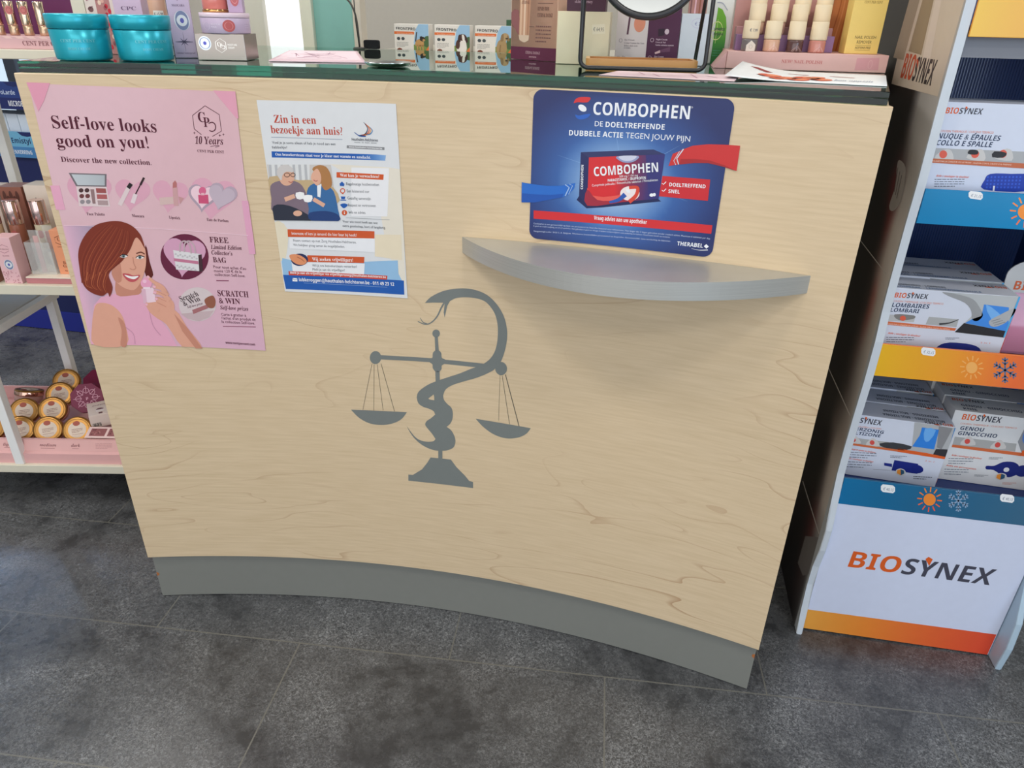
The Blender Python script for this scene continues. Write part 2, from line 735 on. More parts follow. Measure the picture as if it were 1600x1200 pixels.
#==BODY==
# ================================================================== ROOM
mb = MB()
mb.grid([[(-4.2, -3.4, 0), (3.2, -3.4, 0)], [(-4.2, 2.4, 0), (3.2, 2.4, 0)]], 'slate_tiles', (60, 60, 60), smooth=False)
struct(mb, 'floor')
mb = MB()
mb.box(-4.2, 3.2, 2.2, 2.3, 0, 2.75, 'painted', (196, 190, 178))
struct(mb, 'wall_back', (0, 2.25, 1.3))
mb = MB()
mb.box(-4.2, -4.1, -3.4, 2.2, 0, 2.75, 'painted', (200, 198, 194))
struct(mb, 'wall_left', (-4.15, 0, 1.3))
mb = MB()
mb.box(3.1, 3.2, -3.4, 2.2, 0, 2.75, 'painted', (190, 188, 184))
struct(mb, 'wall_right', (3.15, 0, 1.3))
mb = MB()
mb.box(-4.2, 3.2, -3.4, 2.3, 2.7, 2.76, 'painted', (232, 230, 226))
struct(mb, 'ceiling', (0, -0.5, 2.73))


def window(n, x0, x1, z0, z1, y, bars, pane, fr=(150, 156, 162), fw=0.03):
    b = MB()
    b.box(x0, x1, y + 0.005, y + 0.02, z0, z1, pane, (230, 240, 250))
    o = struct(b, 'window_%d' % n, ((x0 + x1) / 2, y, z0))
    f = MB()
    for x in [x0] + bars + [x1]:
        f.box(x - fw, x + fw, y - 0.03, y + 0.004, z0, z1, 'painted', fr, 0.003)
    for z in (z0, z1):
        f.box(x0 - fw, x1 + fw, y - 0.03, y + 0.004, z - fw, z + fw, 'painted', fr, 0.003)
    f.build('window_frame', o)


window(1, -3.5, -1.75, 0.25, 2.35, 2.175, [-3.05, -2.62, -2.3], 'daylight_pane', (62, 68, 80))
# unseen glowing pane, added high at the back so the floor tiles mirror a cool streak
window(2, -3.83, -3.62, 2.0, 2.64, 2.175, [], 'streak_light_pane', (62, 68, 80), 0.02)

# glazed side light, its posts and the sea-green panel behind the counter
YB = 0.715
b = MB(); b.box(-0.567, -0.478, YB + 0.004, YB + 0.02, 0.0, 2.3, 'white_daylight_pane', (255, 255, 255)); struct(b, 'window_3', (-0.52, YB, 0))
b = MB(); b.box(-0.614, -0.567, YB - 0.012, YB + 0.03, 0, 2.32, 'painted', (212, 206, 190), 0.002); struct(b, 'trim_1', (-0.59, YB, 0))
b = MB(); b.box(-0.478, -0.450, YB - 0.012, YB + 0.03, 0, 2.32, 'painted', (226, 222, 200), 0.002); struct(b, 'trim_2', (-0.46, YB, 0))
b = MB(); b.box(-0.450, -0.357, YB, YB + 0.02, 0, 2.3, 'painted', (138, 188, 176)); struct(b, 'wall_panel', (-0.41, YB, 0))
b = MB(); b.box(-0.357, -0.338, YB - 0.006, YB + 0.03, 0, 2.32, 'painted', (216, 204, 186), 0.002); struct(b, 'trim_3', (-0.35, YB, 0))

# ================================================================== COUNTER
PW = 1.2055


def cy(x):
    return 0.0811 * (1 - (2 * x / PW) ** 2)


NX = 48
XS = [-PW / 2 + PW * i / NX for i in range(NX + 1)]


def curved_slab(x0, x1, z0, z1, off, th, mat, col, n=NX):
    b = MB()
    xs = [x0 + (x1 - x0) * i / n for i in range(n + 1)]
    e = 0.0012
    rows = [[(x, cy(x) + off + th, z0) for x in xs], [(x, cy(x) + off + e, z0) for x in xs], [(x, cy(x) + off, z0 + e) for x in xs], [(x, cy(x) + off, z1 - e) for x in xs],
            [(x, cy(x) + off + e, z1) for x in xs], [(x, cy(x) + off + th, z1) for x in xs], [(x, cy(x) + off + th, z0) for x in xs]]
    v = b.grid(rows, mat, col, smooth=False)
    for k in (0, -1):
        b.face([r[k] for r in v[:-1]], mat, col)
    return b


counter = thing('reception_counter', 'maple laminate shop counter with concave front, grey plinth and snake-and-scales emblem', 'counter', (0, 0.35, 0))
curved_slab(-PW / 2, PW / 2, 0.1138, 1.0254, 0, 0.019, 'maple', (207, 184, 146)).build('front_panel', counter)
b = curved_slab(-PW / 2 + 0.001, PW / 2 - 0.001, 0.001, 0.1134, 0.010, 0.016, 'painted', (130, 131, 125))
for x, z, k in ((-PW / 2 + 0.0012, 0.062, 1), (PW / 2 - 0.0012, 0.088, -1)):   # chipped corners show bare board
    Q = Print(b, lambda u, v, h: Vector((u, cy(u) + 0.0099 - h, v)), [(0, 1), (1, 1), (1, 0), (0, 0)], [(0, 1), (1, 1), (1, 0), (0, 0)], 'matte')
    Q.flat([(x, z - 0.006), (x + k * 0.005, z - 0.002), (x + k * 0.004, z + 0.003), (x, z + 0.005)], [(0, 1, 2, 3)], (176, 108, 62), 1, 0, False)
b.build('plinth', counter)
for sx in (-1, 1):
    b = MB()
    b.box(sx * 0.585 - 0.009, sx * 0.585 + 0.009, 0.03, 0.655, 0.002, 1.005, 'maple', (207, 184, 146), 0.001)
    b.build('side_panel', counter)
# worktop under the glass: follows the front curve, flares out toward the back
FL = 0.24


def top_outline(inset, yfront):
    p = [(x, cy(x) + yfront) for x in [-PW / 2 + inset + (PW - 2 * inset) * i / NX for i in range(NX + 1)]]
    x0 = PW / 2 - inset
    p += [(x0 + FL * 0.42, 0.42), (x0 + FL * 0.42, 0.664), (-x0 - FL * 0.42, 0.664), (-x0 - FL * 0.42, 0.42)]
    return p


b = MB()
b.prism(top_outline(0.0, 0.0195), 1.006, 1.0252, 'maple', (222, 206, 170))
b.build('worktop', counter)

# curved ledge
b = MB()
t0, t1 = (0.0470, cy(0.047)), (0.5545, cy(0.5545))
ch = Vector((t1[0] - t0[0], t1[1] - t0[1]))
nn = Vector((ch.y, -ch.x)).normalized()
front = []
for i in range(41):
    t = i / 40
    s_ = 0.112 * 4 * t * (1 - t) * (1.10 - 0.20 * t)
    q = Vector(t0) + ch * t + nn * s_
    front.append((q.x, q.y))
back = [(t1[0] + (t0[0] - t1[0]) * i / 16, cy(t1[0] + (t0[0] - t1[0]) * i / 16) - 0.0003) for i in range(1, 16)]
b.prism(front + back, 0.780, 0.806, 'brushed_laminate', (150, 150, 146), bev=0.0008)
b.build('ledge', counter)


def panel(off):
    return lambda u, v, h: Vector((u, cy(u) - off - h, v))


GREY = (122, 127, 124)
b = MB()
P = Print(b, panel(0.0002), [(-.1621, .7169), (.1794, .7454), (.1962, .3312), (-.2041, .2702)], [(530, 440), (850, 440), (850, 780), (530, 780)], 'painted', 0.04).view(530, 440, 3.528)
head = spline([(467, 125), (500, 92), (560, 62), (620, 48), (690, 44), (760, 56), (820, 85), (870, 135), (905, 195), (921, 255), (924, 310), (915, 370), (900, 420), (885, 455)], 5, False)
under = spline([(848, 495), (800, 520), (740, 543), (680, 560), (620, 580), (582, 604), (567, 638)], 5, False)
inner = spline([(755, 478), (790, 462), (830, 430), (855, 390), (868, 340), (872, 290), (870, 240), (858, 190), (835, 150), (800, 115), (750, 98), (690, 93), (640, 98), (605, 115)], 5, False)
loop_ = spline([(421, 648), (428, 622), (450, 600), (490, 575), (540, 555), (600, 535), (660, 515), (720, 490), (755, 478)], 5, False)
P.poly(head + under + [(518, 648), (515, 632), (485, 655)] + loop_ + inner[1:] + [(590, 142), (576, 206), (571, 178), (577, 124), (510, 123)], GREY)
rgt = spline([(567, 638), (572, 662), (590, 685), (612, 705), (621, 735), (618, 770), (605, 796), (586, 812)], 5, False)
r2_ = spline([(586, 812), (612, 832), (630, 865), (635, 895), (625, 925), (595, 941), (550, 946), (500, 937), (450, 912), (410, 877), (385, 843), (365, 805)], 5, False)
tail = spline([(365, 805), (388, 838), (412, 867), (440, 886), (480, 895), (512, 892), (525, 880)], 5, False)
l2_ = spline([(525, 880), (505, 850), (482, 822), (468, 800), (476, 780), (500, 764), (523, 744)], 5, False)
l3_ = spline([(523, 744), (514, 725), (490, 712), (455, 700), (430, 680), (421, 648)], 5, False)
P.poly(rgt + r2_[1:] + tail[1:] + l2_[1:] + l3_[1:] + [(485, 655), (491, 660), (518, 665), (518, 648)], GREY)
P.line([(574, 124), (556, 155), (540, 190), (518, 220), (490, 240), (462, 242), (428, 227)], 8, GREY, 1, 4, taper=(1.2, 0.6))
P.line([(480, 242), (455, 230), (441, 207)], 6, GREY, 1, 3, taper=(1.2, 0.4))
P.ell(529, 294, 21, 22, GREY, 2)
P.poly([(521, 310), (538, 310), (544, 392), (524, 392)], GREY, 2)
P.poly([(512, 400), (534, 384), (556, 400), (560, 428), (580, 440), (580, 458), (560, 472), (558, 492), (536, 512), (512, 490), (508, 465), (492, 452), (494, 432), (508, 428)], GREY, 2, 4)
P.poly([(524, 500), (548, 500), (549, 565), (526, 565)], GREY, 2)
P.poly([(518, 600), (562, 600), (563, 720), (522, 720)], GREY, 2)
P.poly([(540, 940), (563, 940), (563, 988), (540, 988)], GREY, 2)
P.poly([(222, 411), (502, 431), (502, 453), (222, 434)], GREY, 2)
P.poly([(566, 438), (800, 460), (770, 482), (566, 462)], GREY, 2)
P.ell(196, 424, 31, 36, GREY)
P.ell(890, 485, 33, 37, GREY)
for a, c, w in (((177, 458), (127, 711), 2), ((188, 462), (186, 716), 2), ((205, 462), (237, 717), 2), ((226, 458), (299, 723), 2.4), ((884, 520), (876, 774), 1.6), ((896, 524), (937, 791), 2.4), ((914, 517), (990, 802), 4)):
    P.line([a, c], w, (90, 84, 76))
P.poly([(63, 708), (367, 730)] + spline([(367, 730), (340, 765), (300, 787), (240, 798), (170, 789), (110, 757), (63, 708)], 5, False)[1:-1], GREY)
P.poly([(748, 766), (1055, 810)] + spline([(1055, 810), (1030, 842), (985, 864), (920, 871), (850, 851), (790, 810), (748, 766)], 5, False)[1:-1], GREY)
P.poly([(497, 982), (610, 994), (640, 1035), (690, 1085), (712, 1112), (733, 1117), (733, 1151), (375, 1110), (375, 1076), (400, 1078), (450, 1048), (480, 1010)], GREY)
b.build('emblem', counter)

# ------------------------------------------------------------------ glass top: two laid sheets
gt = thing('glass_top', 'thick two-layer green-edged clear glass slab covering the counter top', 'glass top', (0, 0.35, 1.026))
for z0, z1 in ((1.0262, 1.0337), (1.0341, 1.0415)):
    b = MB()
    b.prism(top_outline(0.006, 0.004), z0, z1, 'green_glass', (20, 90, 75), bev=0.0008)
    b.build('glass_sheet', gt)
CT = 1.0417

# ================================================================== SHEETS ON THE COUNTER FRONT


def sheet_solid(b, off, rect, col, mat, th=0.0004, n=14, bulge=None):
    """paper lying on the curved panel"""
    (a, bb, c, d) = rect
    rows = []
    f = lambda s_, t: ((a[0] * (1 - s_) + bb[0] * s_) * (1 - t) + (d[0] * (1 - s_) + c[0] * s_) * t, (a[1] * (1 - s_) + bb[1] * s_) * (1 - t) + (d[1] * (1 - s_) + c[1] * s_) * t)
    sf = panel(off)
    vr = []
    for j in range(n + 1):
        vr.append([b.bm.verts.new(sf(*f(i / n, j / n), 0)) for i in range(n + 1)])
    for j in range(n):
        for i in range(n):
            cc = col
            if callable(col):
                cc = [col((i + p) / n, (j + q) / n) for p, q in ((0, 0), (1, 0), (1, 1), (0, 1))]
            b.face([vr[j][i], vr[j][i + 1], vr[j + 1][i + 1], vr[j + 1][i]], mat, cc, True)
    edge = [vr[0][i] for i in range(n)] + [vr[j][n] for j in range(n)] + [vr[n][n - i] for i in range(n)] + [vr[n - j][0] for j in range(n)]
    edge = [b.bm.verts.new(v.co) for v in edge]
    bk = [b.bm.verts.new(v.co + Vector((0, th, 0))) for v in edge]
    base = col(0.0, 0.5) if callable(col) else col
    for i in range(len(edge)):
        j = (i + 1) % len(edge)
        b.face([edge[i], bk[i], bk[j], edge[j]], mat, base)


# ---- pink poster
A3Q = [(45, 130.4), (366.7, 143.8), (415.5, 547.4), (143, 537.7)]
A3R = [(-.5862, 1.0114), (-.2923, 1.0052), (-.3047, .5838), (-.5984, .5922)]
poster = thing('pink_poster', 'pink cosmetics poster with a red-haired woman taped to the counter front', 'poster', (-0.445, 0.03, 0.8))
b = MB()
PK = (222, 182, 190)


def pinkbg(u, v):
    return mix((221, 181, 187), (226, 188, 195), 0.5 + 0.5 * math.sin(u * 5 + v * 3)) if v < 0.5 else mix((222, 182, 189), (220, 176, 194), (v - 0.5) * 2)


sheet_solid(b, 0.0012, A3R, pinkbg, 'paper')
P = Print(b, panel(0.0012), A3R, A3Q, 'paper', 0.03, True).view(0, 0, 3.81)
BU = (86, 30, 48)
P.text('Self-love looks', 316, 762, 928, 790, 72, BU, 'serif')
P.text('good on you!', 342, 872, 880, 884, 70, BU, 'serif')
P.text('Discover the new collection.', 366, 962, 896, 984, 30, BU, 'serif')
P.line([(1218, 630), (1305, 682), (1318, 780), (1262, 812)], 4, BU)
P.line([(1218, 630), (1142, 688), (1152, 768), (1196, 802)], 4, BU)
P.text('C', 1178, 725, 1222, 728, 58, BU, 'serif')
P.text('P', 1212, 755, 1250, 757, 56, BU, 'serif')
P.line([(1240, 735), (1262, 728), (1280, 742), (1280, 770), (1262, 782), (1244, 776)], 6, BU, 2, 4)
P.text('10', 1157, 856, 1198, 858, 44, BU, 'serif', 2, 0.2)
P.text('Years', 1218, 858, 1332, 860, 44, BU, 'serifi')
P.line([(1250, 872), (1285, 866), (1305, 868), (1280, 876)], 3, BU, 2, 4)
for q in ((1153, 792), (1308, 806), (1330, 800)):
    P.poly([(q[0], q[1] - 9), (q[0] + 2, q[1] - 2), (q[0] + 9, q[1]), (q[0] + 2, q[1] + 2), (q[0], q[1] + 9), (q[0] - 2, q[1] + 2), (q[0] - 9, q[1]), (q[0] - 2, q[1] - 2)], BU)
P.text('CENT PER CENT', 1172, 906, 1334, 912, 15, BU, 'serif')
P.view(0, 260, 3.81)


def heart(cx, cy_, r, rot, col, lay=1):
    pts = []
    for k in range(36):
        t = 2 * math.pi * k / 36
        x = 16 * math.sin(t) ** 3
        y = -(13 * math.cos(t) - 5 * math.cos(2 * t) - 2 * math.cos(3 * t) - math.cos(4 * t))
        x, y = x * r / 16, y * r / 16
        pts.append((cx + x * math.cos(rot) - y * math.sin(rot), cy_ + x * math.sin(rot) + y * math.cos(rot)))
    P.poly(pts, col, lay)


HP = (222, 166, 184)
for h_ in ((525, 150, 130), (780, 162, 105), (1005, 170, 108), (1265, 180, 140)):
    heart(h_[0], h_[1], h_[2], 0.12, HP)
# palette
P.poly([(408, 38), (628, 46), (628, 122), (452, 118)], (120, 112, 116), 2)
P.poly([(424, 46), (618, 53), (618, 114), (460, 110)], lambda u, v: mix((196, 202, 206), (150, 156, 160), (u - 0.15) * 3), 3)
P.poly([(452, 118), (628, 122), (650, 240), (470, 236)], (226, 206, 206), 2)
for i in range(3):
    for j in range(2):
        P.ell(481 + j * 34 + i * 4, 142 + i * 34, 14, 13, ((78, 50, 52), (112, 60, 62), (150, 140, 144))[i], 3, 14)
for i, c in enumerate(((158, 84, 82), (176, 96, 96), (176, 150, 150))):
    P.poly([(566 + i * 5, 130 + i * 36), (624 + i * 6, 132 + i * 36), (628 + i * 6, 160 + i * 36), (570 + i * 5, 158 + i * 36)], c, 3)
P.poly([(534, 136), (556, 136), (566, 222), (548, 222)], (150, 120, 120), 3)
# mascara
P.line([(706, 232), (762, 120)], 26, (226, 206, 206), 3)
P.line([(756, 130), (774, 104)], 24, (40, 34, 36), 4)
P.line([(782, 220), (800, 166)], 26, (228, 210, 212), 3)
P.line([(800, 166), (850, 68)], 7, (54, 36, 38), 4)
P.line([(828, 112), (850, 68)], 13, (44, 30, 32), 4)
# lipstick
P.poly([(1020, 130), (1050, 126), (1058, 236), (1028, 236)], (206, 160, 160), 3)
P.poly([(1022, 130), (1022, 100), (1036, 84), (1046, 100), (1046, 128)], (186, 116, 112), 3)
P.poly([(940, 188), (1024, 182), (1030, 224), (948, 232)], (214, 184, 178), 3)
P.poly([(1056, 180), (1090, 190), (1066, 226)], (200, 150, 150), 3)
# perfume in heart box
heart(1205, 180, 92, 0.1, (176, 156, 170), 2)
heart(1205, 176, 76, 0.1, (240, 206, 214), 3)
heart(1325, 170, 86, 0.25, (184, 164, 178), 4)
heart(1316, 178, 80, 0.25, (196, 178, 190), 5)
P.poly([(1176, 170), (1236, 168), (1240, 222), (1180, 220)], (206, 84, 120), 5)
P.ell(1202, 146, 22, 24, (216, 104, 140), 5)
P.rect_(1194, 158, 1214, 172, (232, 180, 190), 6)
for t, x0, y0, x1, y1 in (('Face Palette', 516, 290, 620, 294), ('Mascara', 780, 302, 852, 306), ('Lipstick', 1000, 312, 1068, 318), ('Eau de Parfum', 1228, 324, 1360, 332)):
    P.text(t, x0, y0, x1, y1, 16, BU, 'serif')
# woman: soft grey behind her, dress, arm, face, hair
P.poly([(384, 352), (560, 352), (620, 500), (620, 1062), (545, 1058)], lambda u, v: mix((226, 180, 200), (158, 146, 168), min(1, max(0, (u - 0.02) * 5.5))), 1, 0, 8)
DR, SK, SK2 = (232, 170, 192), (226, 166, 142), (202, 138, 116)
P.poly([(560, 826), (600, 778), (680, 760), (820, 752), (858, 790), (872, 850), (940, 905), (1000, 985), (1050, 1080), (545, 1062)], DR, 2)
P.poly([(700, 660), (838, 690), (832, 756), (780, 770), (690, 766)], SK2, 3, 3)
P.poly([(566, 832), (604, 812), (660, 826), (712, 872), (742, 945), (750, 1066), (566, 1062), (550, 950)], SK, 3, 3)
P.poly([(700, 900), (742, 945), (752, 1066), (716, 1066), (722, 980)], SK2, 4, 3)
P.line([(880, 850), (905, 950), (950, 1010)], 5, (206, 146, 168), 3, 4)
P.line([(745, 960), (790, 1000), (800, 1060)], 5, (206, 146, 168), 3, 4)
P.poly([(905, 880), (1030, 855), (1110, 965), (1200, 1088), (1085, 1084), (985, 945)], SK, 4, 3)
P.poly([(1030, 880), (1110, 965), (1200, 1088), (1160, 1088), (1080, 985)], SK2, 5)
HR, HR2, HR3 = (128, 52, 36), (164, 78, 50), (96, 34, 28)
P.poly([(860, 470), (884, 570), (905, 650), (872, 668), (850, 600)], HR3, 3, 3)
P.poly([(700, 540), (760, 440), (815, 410), (846, 448), (862, 520), (862, 590), (848, 650), (824, 705), (790, 738), (738, 726), (690, 690), (662, 640), (672, 590)], SK, 5, 4)
P.poly([(672, 590), (700, 540), (716, 600), (720, 680), (690, 690), (662, 640)], SK2, 6, 3)
P.poly([(620, 332), (700, 326), (775, 352), (826, 402), (846, 450), (856, 490), (826, 440), (800, 428), (768, 500), (722, 566), (668, 612), (645, 650), (668, 720), (652, 776), (640, 752), (612, 770), (566, 760), (520, 730), (490, 680), (476, 600), (468, 520), (482, 455), (516, 395), (562, 352)], HR, 7, 4)
for k in range(22):
    P.line([(640 + k * 6, 340 + k * 2.4), (548 + k * 10, 430 + k * 3), (488 + k * 9.6, 560 + k * 1.4), (492 + k * 7, 690 - k * 3)], 5, ((142, 62, 42), (116, 46, 33), (156, 74, 50), (128, 52, 36), (170, 88, 58))[k % 5], 8, 5, taper=(0.3, 1.2))
for k in range(12):
    P.line([(644 - k * 12, 640 - k % 3 * 12), (624 - k * 11, 700), (640 - k * 9, 754 - k * 3)], 6, ((150, 70, 46), (182, 98, 64), (134, 58, 40))[k % 3], 9, 4, taper=(1.0, 0.3))
P.line([(700, 512), (726, 502), (752, 510)], 7, (110, 56, 40), 8, 4)
P.line([(806, 520), (834, 512), (856, 524)], 7, (110, 56, 40), 8, 4)
for ex, ey, rx in ((732, 536, 22), (828, 544, 24)):
    P.poly([(ex - rx, ey + 2), (ex, ey - 11), (ex + rx, ey), (ex, ey + 9)], (238, 230, 226), 8, 4)
    P.ell(ex, ey - 1, 9, 9, (96, 124, 128), 9, 14)
    P.ell(ex, ey - 1, 4, 4, (24, 22, 24), 10, 10)
    P.line([(ex - rx, ey), (ex - 2, ey - 12), (ex + rx + 4, ey - 4)], 5, (52, 30, 28), 10, 4)
P.line([(786, 540), (792, 580), (804, 606), (786, 616), (768, 608)], 5, SK2, 8, 4)
P.poly([(726, 640), (760, 640), (788, 650), (828, 648), (812, 678), (782, 690), (750, 676)], (196, 84, 92), 8, 4)
P.poly([(738, 646), (780, 656), (820, 654), (796, 672), (760, 664)], (246, 240, 236), 9, 4)
P.line([(700, 620), (708, 650)], 5, SK2, 8)
# hand and flask
P.poly([(836, 730), (908, 724), (924, 808), (850, 818)], (240, 210, 220), 6)
P.poly([(836, 730), (860, 728), (870, 816), (850, 818)], (224, 180, 196), 7)
P.ell(866, 697, 34, 32, (236, 164, 192), 7)
P.ell(856, 686, 12, 10, (246, 196, 214), 8)
P.rect_(848, 720, 890, 732, (244, 222, 228), 8)
P.poly([(868, 820), (930, 800), (1002, 792), (1032, 826), (1022, 880), (968, 922), (920, 900), (880, 862)], SK, 5, 4)
for f_, w in (([(870, 655), (910, 690), (960, 720), (985, 760)], 22), ([(905, 716), (955, 728), (992, 772)], 25), ([(908, 750), (962, 762), (1005, 800)], 25), ([(918, 790), (965, 796), (1012, 830)], 25), ([(862, 822), (900, 832), (940, 862)], 28)):
    P.line(f_, w, SK, 9, 5, taper=(0.75, 1.1))
    P.line([f_[0], ((f_[0][0] * 2 + f_[1][0]) / 3, (f_[0][1] * 2 + f_[1][1]) / 3)], 13, (238, 180, 196), 10)
for y in (745, 780, 812):
    P.line([(930, y), (985, y + 26)], 3, SK2, 10)
# bag and scratch-card roundels
P.ell(1093, 540, 145, 136, (104, 34, 62), 2, 40)
heart(1090, 530, 128, 0.1, (214, 160, 186), 3)
P.poly([(1024, 500), (1196, 524), (1200, 626), (1042, 616)], (224, 220, 220), 4)
P.poly([(1176, 528), (1196, 524), (1204, 622), (1182, 634)], (70, 44, 52), 5)
P.poly([(1028, 548), (1176, 566), (1178, 584), (1030, 566)], (196, 120, 146), 5)
for k in range(10):
    P.ell(1040 + k * 14, 524 + k * 2 + (k % 2) * 8, 7, 6, (196, 190, 192), 5, 8)
    P.ell(1050 + k * 12, 592 + k * 2 + (k % 2) * 8, 7, 6, (196, 190, 192), 5, 8)
for dx in (0, 26):
    P.line([(1066 + dx, 512), (1068 + dx, 462), (1094 + dx, 446), (1122 + dx, 468), (1134 + dx, 520)], 9, (196, 170, 176), 6, 5)
P.ell(1170, 824, 112, 102, (216, 200, 200), 2, 36)
P.poly([(1070, 880), (1270, 860), (1240, 900), (1180, 925), (1110, 910)], (200, 176, 178), 3)
P.text('Scratch', 1072, 808, 1180, 772, 30, (70, 50, 56), 'serif', 4)
P.text('& Win', 1092, 836, 1190, 800, 28, (70, 50, 56), 'serif', 4)
P.text('Self-love prizes', 1112, 848, 1204, 822, 12, (100, 60, 70), 'serifi', 4)
P.poly([(1138, 858), (1228, 824), (1236, 846), (1146, 882)], (170, 110, 112), 4)
P.poly([(1212, 800), (1240, 776), (1266, 772), (1280, 806), (1270, 842), (1236, 842)], (150, 92, 72), 5, 4)
for t, x0, y0, x1, y1, h, st in (('FREE', 1246, 452, 1360, 456, 32, 'serif'), ('Limited Edition', 1252, 492, 1440, 496, 24, 'serifi'), ('Collector’s', 1256, 524, 1384, 530, 24, 'serifi'), ('BAG', 1266, 570, 1346, 574, 30, 'serif'),
                                 ('Pour tout achat d’au', 1268, 606, 1466, 614, 16, 'def'), ('moins 120 € de la', 1272, 630, 1440, 634, 16, 'def'), ('collection Self-love.', 1276, 652, 1462, 658, 16, 'def'),
                                 ('SCRATCH', 1294, 772, 1482, 778, 34, 'serif'), ('& WIN', 1302, 816, 1430, 820, 32, 'serif'), ('Self-love prizes', 1308, 852, 1480, 858, 22, 'serifi'),
                                 ('Carte à gratter à', 1314, 890, 1466, 894, 16, 'def'), ('l’achat d’un produit de', 1318, 912, 1524, 918, 16, 'def'), ('la collection Self-love.', 1318, 934, 1520, 940, 16, 'def'), ('www.centpercent.com', 1340, 1058, 1520, 1066, 14, 'bold')):
    P.text(t, x0, y0, x1, y1, h, BU, st, 3)
P.rect_(1284, 678, 1360, 684, (150, 90, 110), 2)
P.rect_(1324, 952, 1524, 957, (150, 90, 110), 2)
P.line([(384, 348), (700, 360), (1000, 376), (1480, 408)], 2.2, (248, 220, 230), 6)
b.build('sheet', poster)


def tape(rect, col, off=0.00165):
    t = MB()
    sheet_solid(t, off, rect, col, 'sticker', 0.0002, 4)
    o = t.build('tape', poster)
    o['label'] = 'strip of clear pink-tinted tape'


tape([(-.588, 1.013), (-.556, 1.0125), (-.5705, .988), (-.5822, .973)], (226, 152, 174))
tape([(-.3235, 1.0068), (-.2905, 1.0062), (-.2915, .9685), (-.2945, .968)], (226, 158, 178))
tape([(-.594, .864), (-.5805, .864), (-.5815, .826), (-.595, .826)], (232, 168, 192))
tape([(-.306, .845), (-.2955, .845), (-.2965, .758), (-.307, .758)], (226, 164, 190))

# ---- white flyer
A4Q = [(401.3, 156.1), (618.9, 162.1), (637, 465.8), (445.8, 455)]
A4R = [(-.2606, .9951), (-.0495, .9963), (-.0469, .6959), (-.2562, .6952)]
b = MB()
sheet_solid(b, 0.0010, A4R, (222, 223, 224), 'paper')
P = Print(b, panel(0.0010), A4R, A4Q, 'paper', 0.03, True).view(390, 140, 3.5296)
OR, BL, DK = (208, 90, 48), (36, 92, 172), (60, 64, 74)
RD = (190, 70, 48)
P.text('Zin in een', 136, 182, 366, 190, 42, RD, 'serif')
P.text('bezoekje aan huis?', 120, 240, 512, 252, 42, RD, 'serif')
P.line([(120, 262), (510, 276)], 3, (150, 160, 176))
P.text('Voel je je soms alleen of heb je nood aan een', 126, 298, 472, 308, 14, DK, 'def')
P.text('babbeltje?', 126, 324, 208, 326, 14, DK, 'def')
P.poly([(122, 340), (400, 350), (700, 358), (752, 362), (748, 392), (690, 390), (124, 374)], lambda u, v: mix(BL, (150, 186, 226), (u - 0.72) * 5), 1, 0, 6)
P.text('Ons bezoekersteam staat voor je klaar met warmte en aandacht.', 144, 364, 668, 382, 15, WHITE, 'serif')
for k, c in enumerate(((60, 66, 84), (208, 84, 48), (226, 150, 60), (70, 130, 180))):
    P.line([(628 + k * 10, 180 + k * 8), (650 + k * 9, 214 + k * 4), (636 + k * 9, 246), (604 + k * 12, 256 - k * 3)], 7, c, 2, 5, taper=(0.3, 1.2))
P.line([(576, 236), (606, 256), (640, 258)], 7, (44, 86, 150), 3, 4, taper=(0.4, 1.2))
P.text('Houthalen-Helchteren', 562, 282, 708, 288, 15, DK, 'bold')
P.text('wonen  en  leven  samen', 576, 294, 700, 298, 7, DK, 'def')
P.poly([(534, 308), (744, 318), (744, 334), (534, 324)], (136, 136, 138))
P.text('www.houthalen-helchteren.be', 546, 320, 732, 330, 9, WHITE, 'bold')
P.poly([(440, 412), (780, 430), (836, 440), (850, 800), (862, 1090), (760, 900), (700, 560)], (230, 222, 206), 1)
P.poly([(560, 430), (770, 434), (760, 700), (560, 700)], (236, 235, 236), 2)
# photo of two women with cups
q0, q1 = P.m(142, 720), P.m(488, 726)
P.clip = ((q0[0], q0[1], 0), (q1[1] - q0[1], -(q1[0] - q0[0]), 0))
P.poly([(98, 412), (446, 416), (488, 726), (142, 720)], (206, 200, 194), 3)
P.poly([(106, 412), (330, 414), (330, 520), (118, 520)], (222, 222, 220), 4)
for k in range(7):
    P.poly([(108 + k * 32, 414), (122 + k * 32, 414), (128 + k * 32, 500), (114 + k * 32, 500)], (186, 186, 188), 5)
P.poly([(112, 480), (270, 500), (340, 500), (460, 540), (470, 640), (126, 640)], (196, 170, 130), 5, 3)
P.poly([(118, 530), (160, 504), (230, 500), (290, 530), (326, 620), (324, 690), (140, 680), (124, 600)], (128, 110, 122), 6, 3)
P.poly([(136, 640), (220, 640), (322, 690), (338, 724), (142, 720)], (48, 52, 66), 7, 3)
P.ell(206, 478, 42, 52, (222, 172, 146), 7)
P.poly([(160, 480), (152, 450), (170, 422), (206, 414), (236, 432), (240, 456), (206, 452), (184, 470), (178, 500)], (206, 200, 196), 8, 3)
P.ring(208, 470, 15, 11, 3, (60, 40, 40), 9)
P.ring(240, 470, 12, 10, 3, (60, 40, 40), 9)
P.line([(216, 506), (230, 512), (240, 504)], 4, (180, 90, 84), 9, 3)
P.poly([(316, 560), (350, 520), (410, 530), (462, 560), (486, 660), (484, 724), (340, 724), (320, 650)], (60, 108, 160), 6, 3)
P.poly([(330, 680), (420, 670), (486, 690), (488, 726), (344, 724)], (40, 66, 118), 8, 3)
P.poly([(345, 440), (376, 418), (420, 426), (446, 470), (452, 530), (420, 556), (396, 530), (380, 480)], (176, 124, 76), 7, 3)
P.poly([(346, 460), (372, 436), (392, 470), (392, 510), (372, 530), (350, 510), (338, 488)], (226, 174, 148), 8, 3)
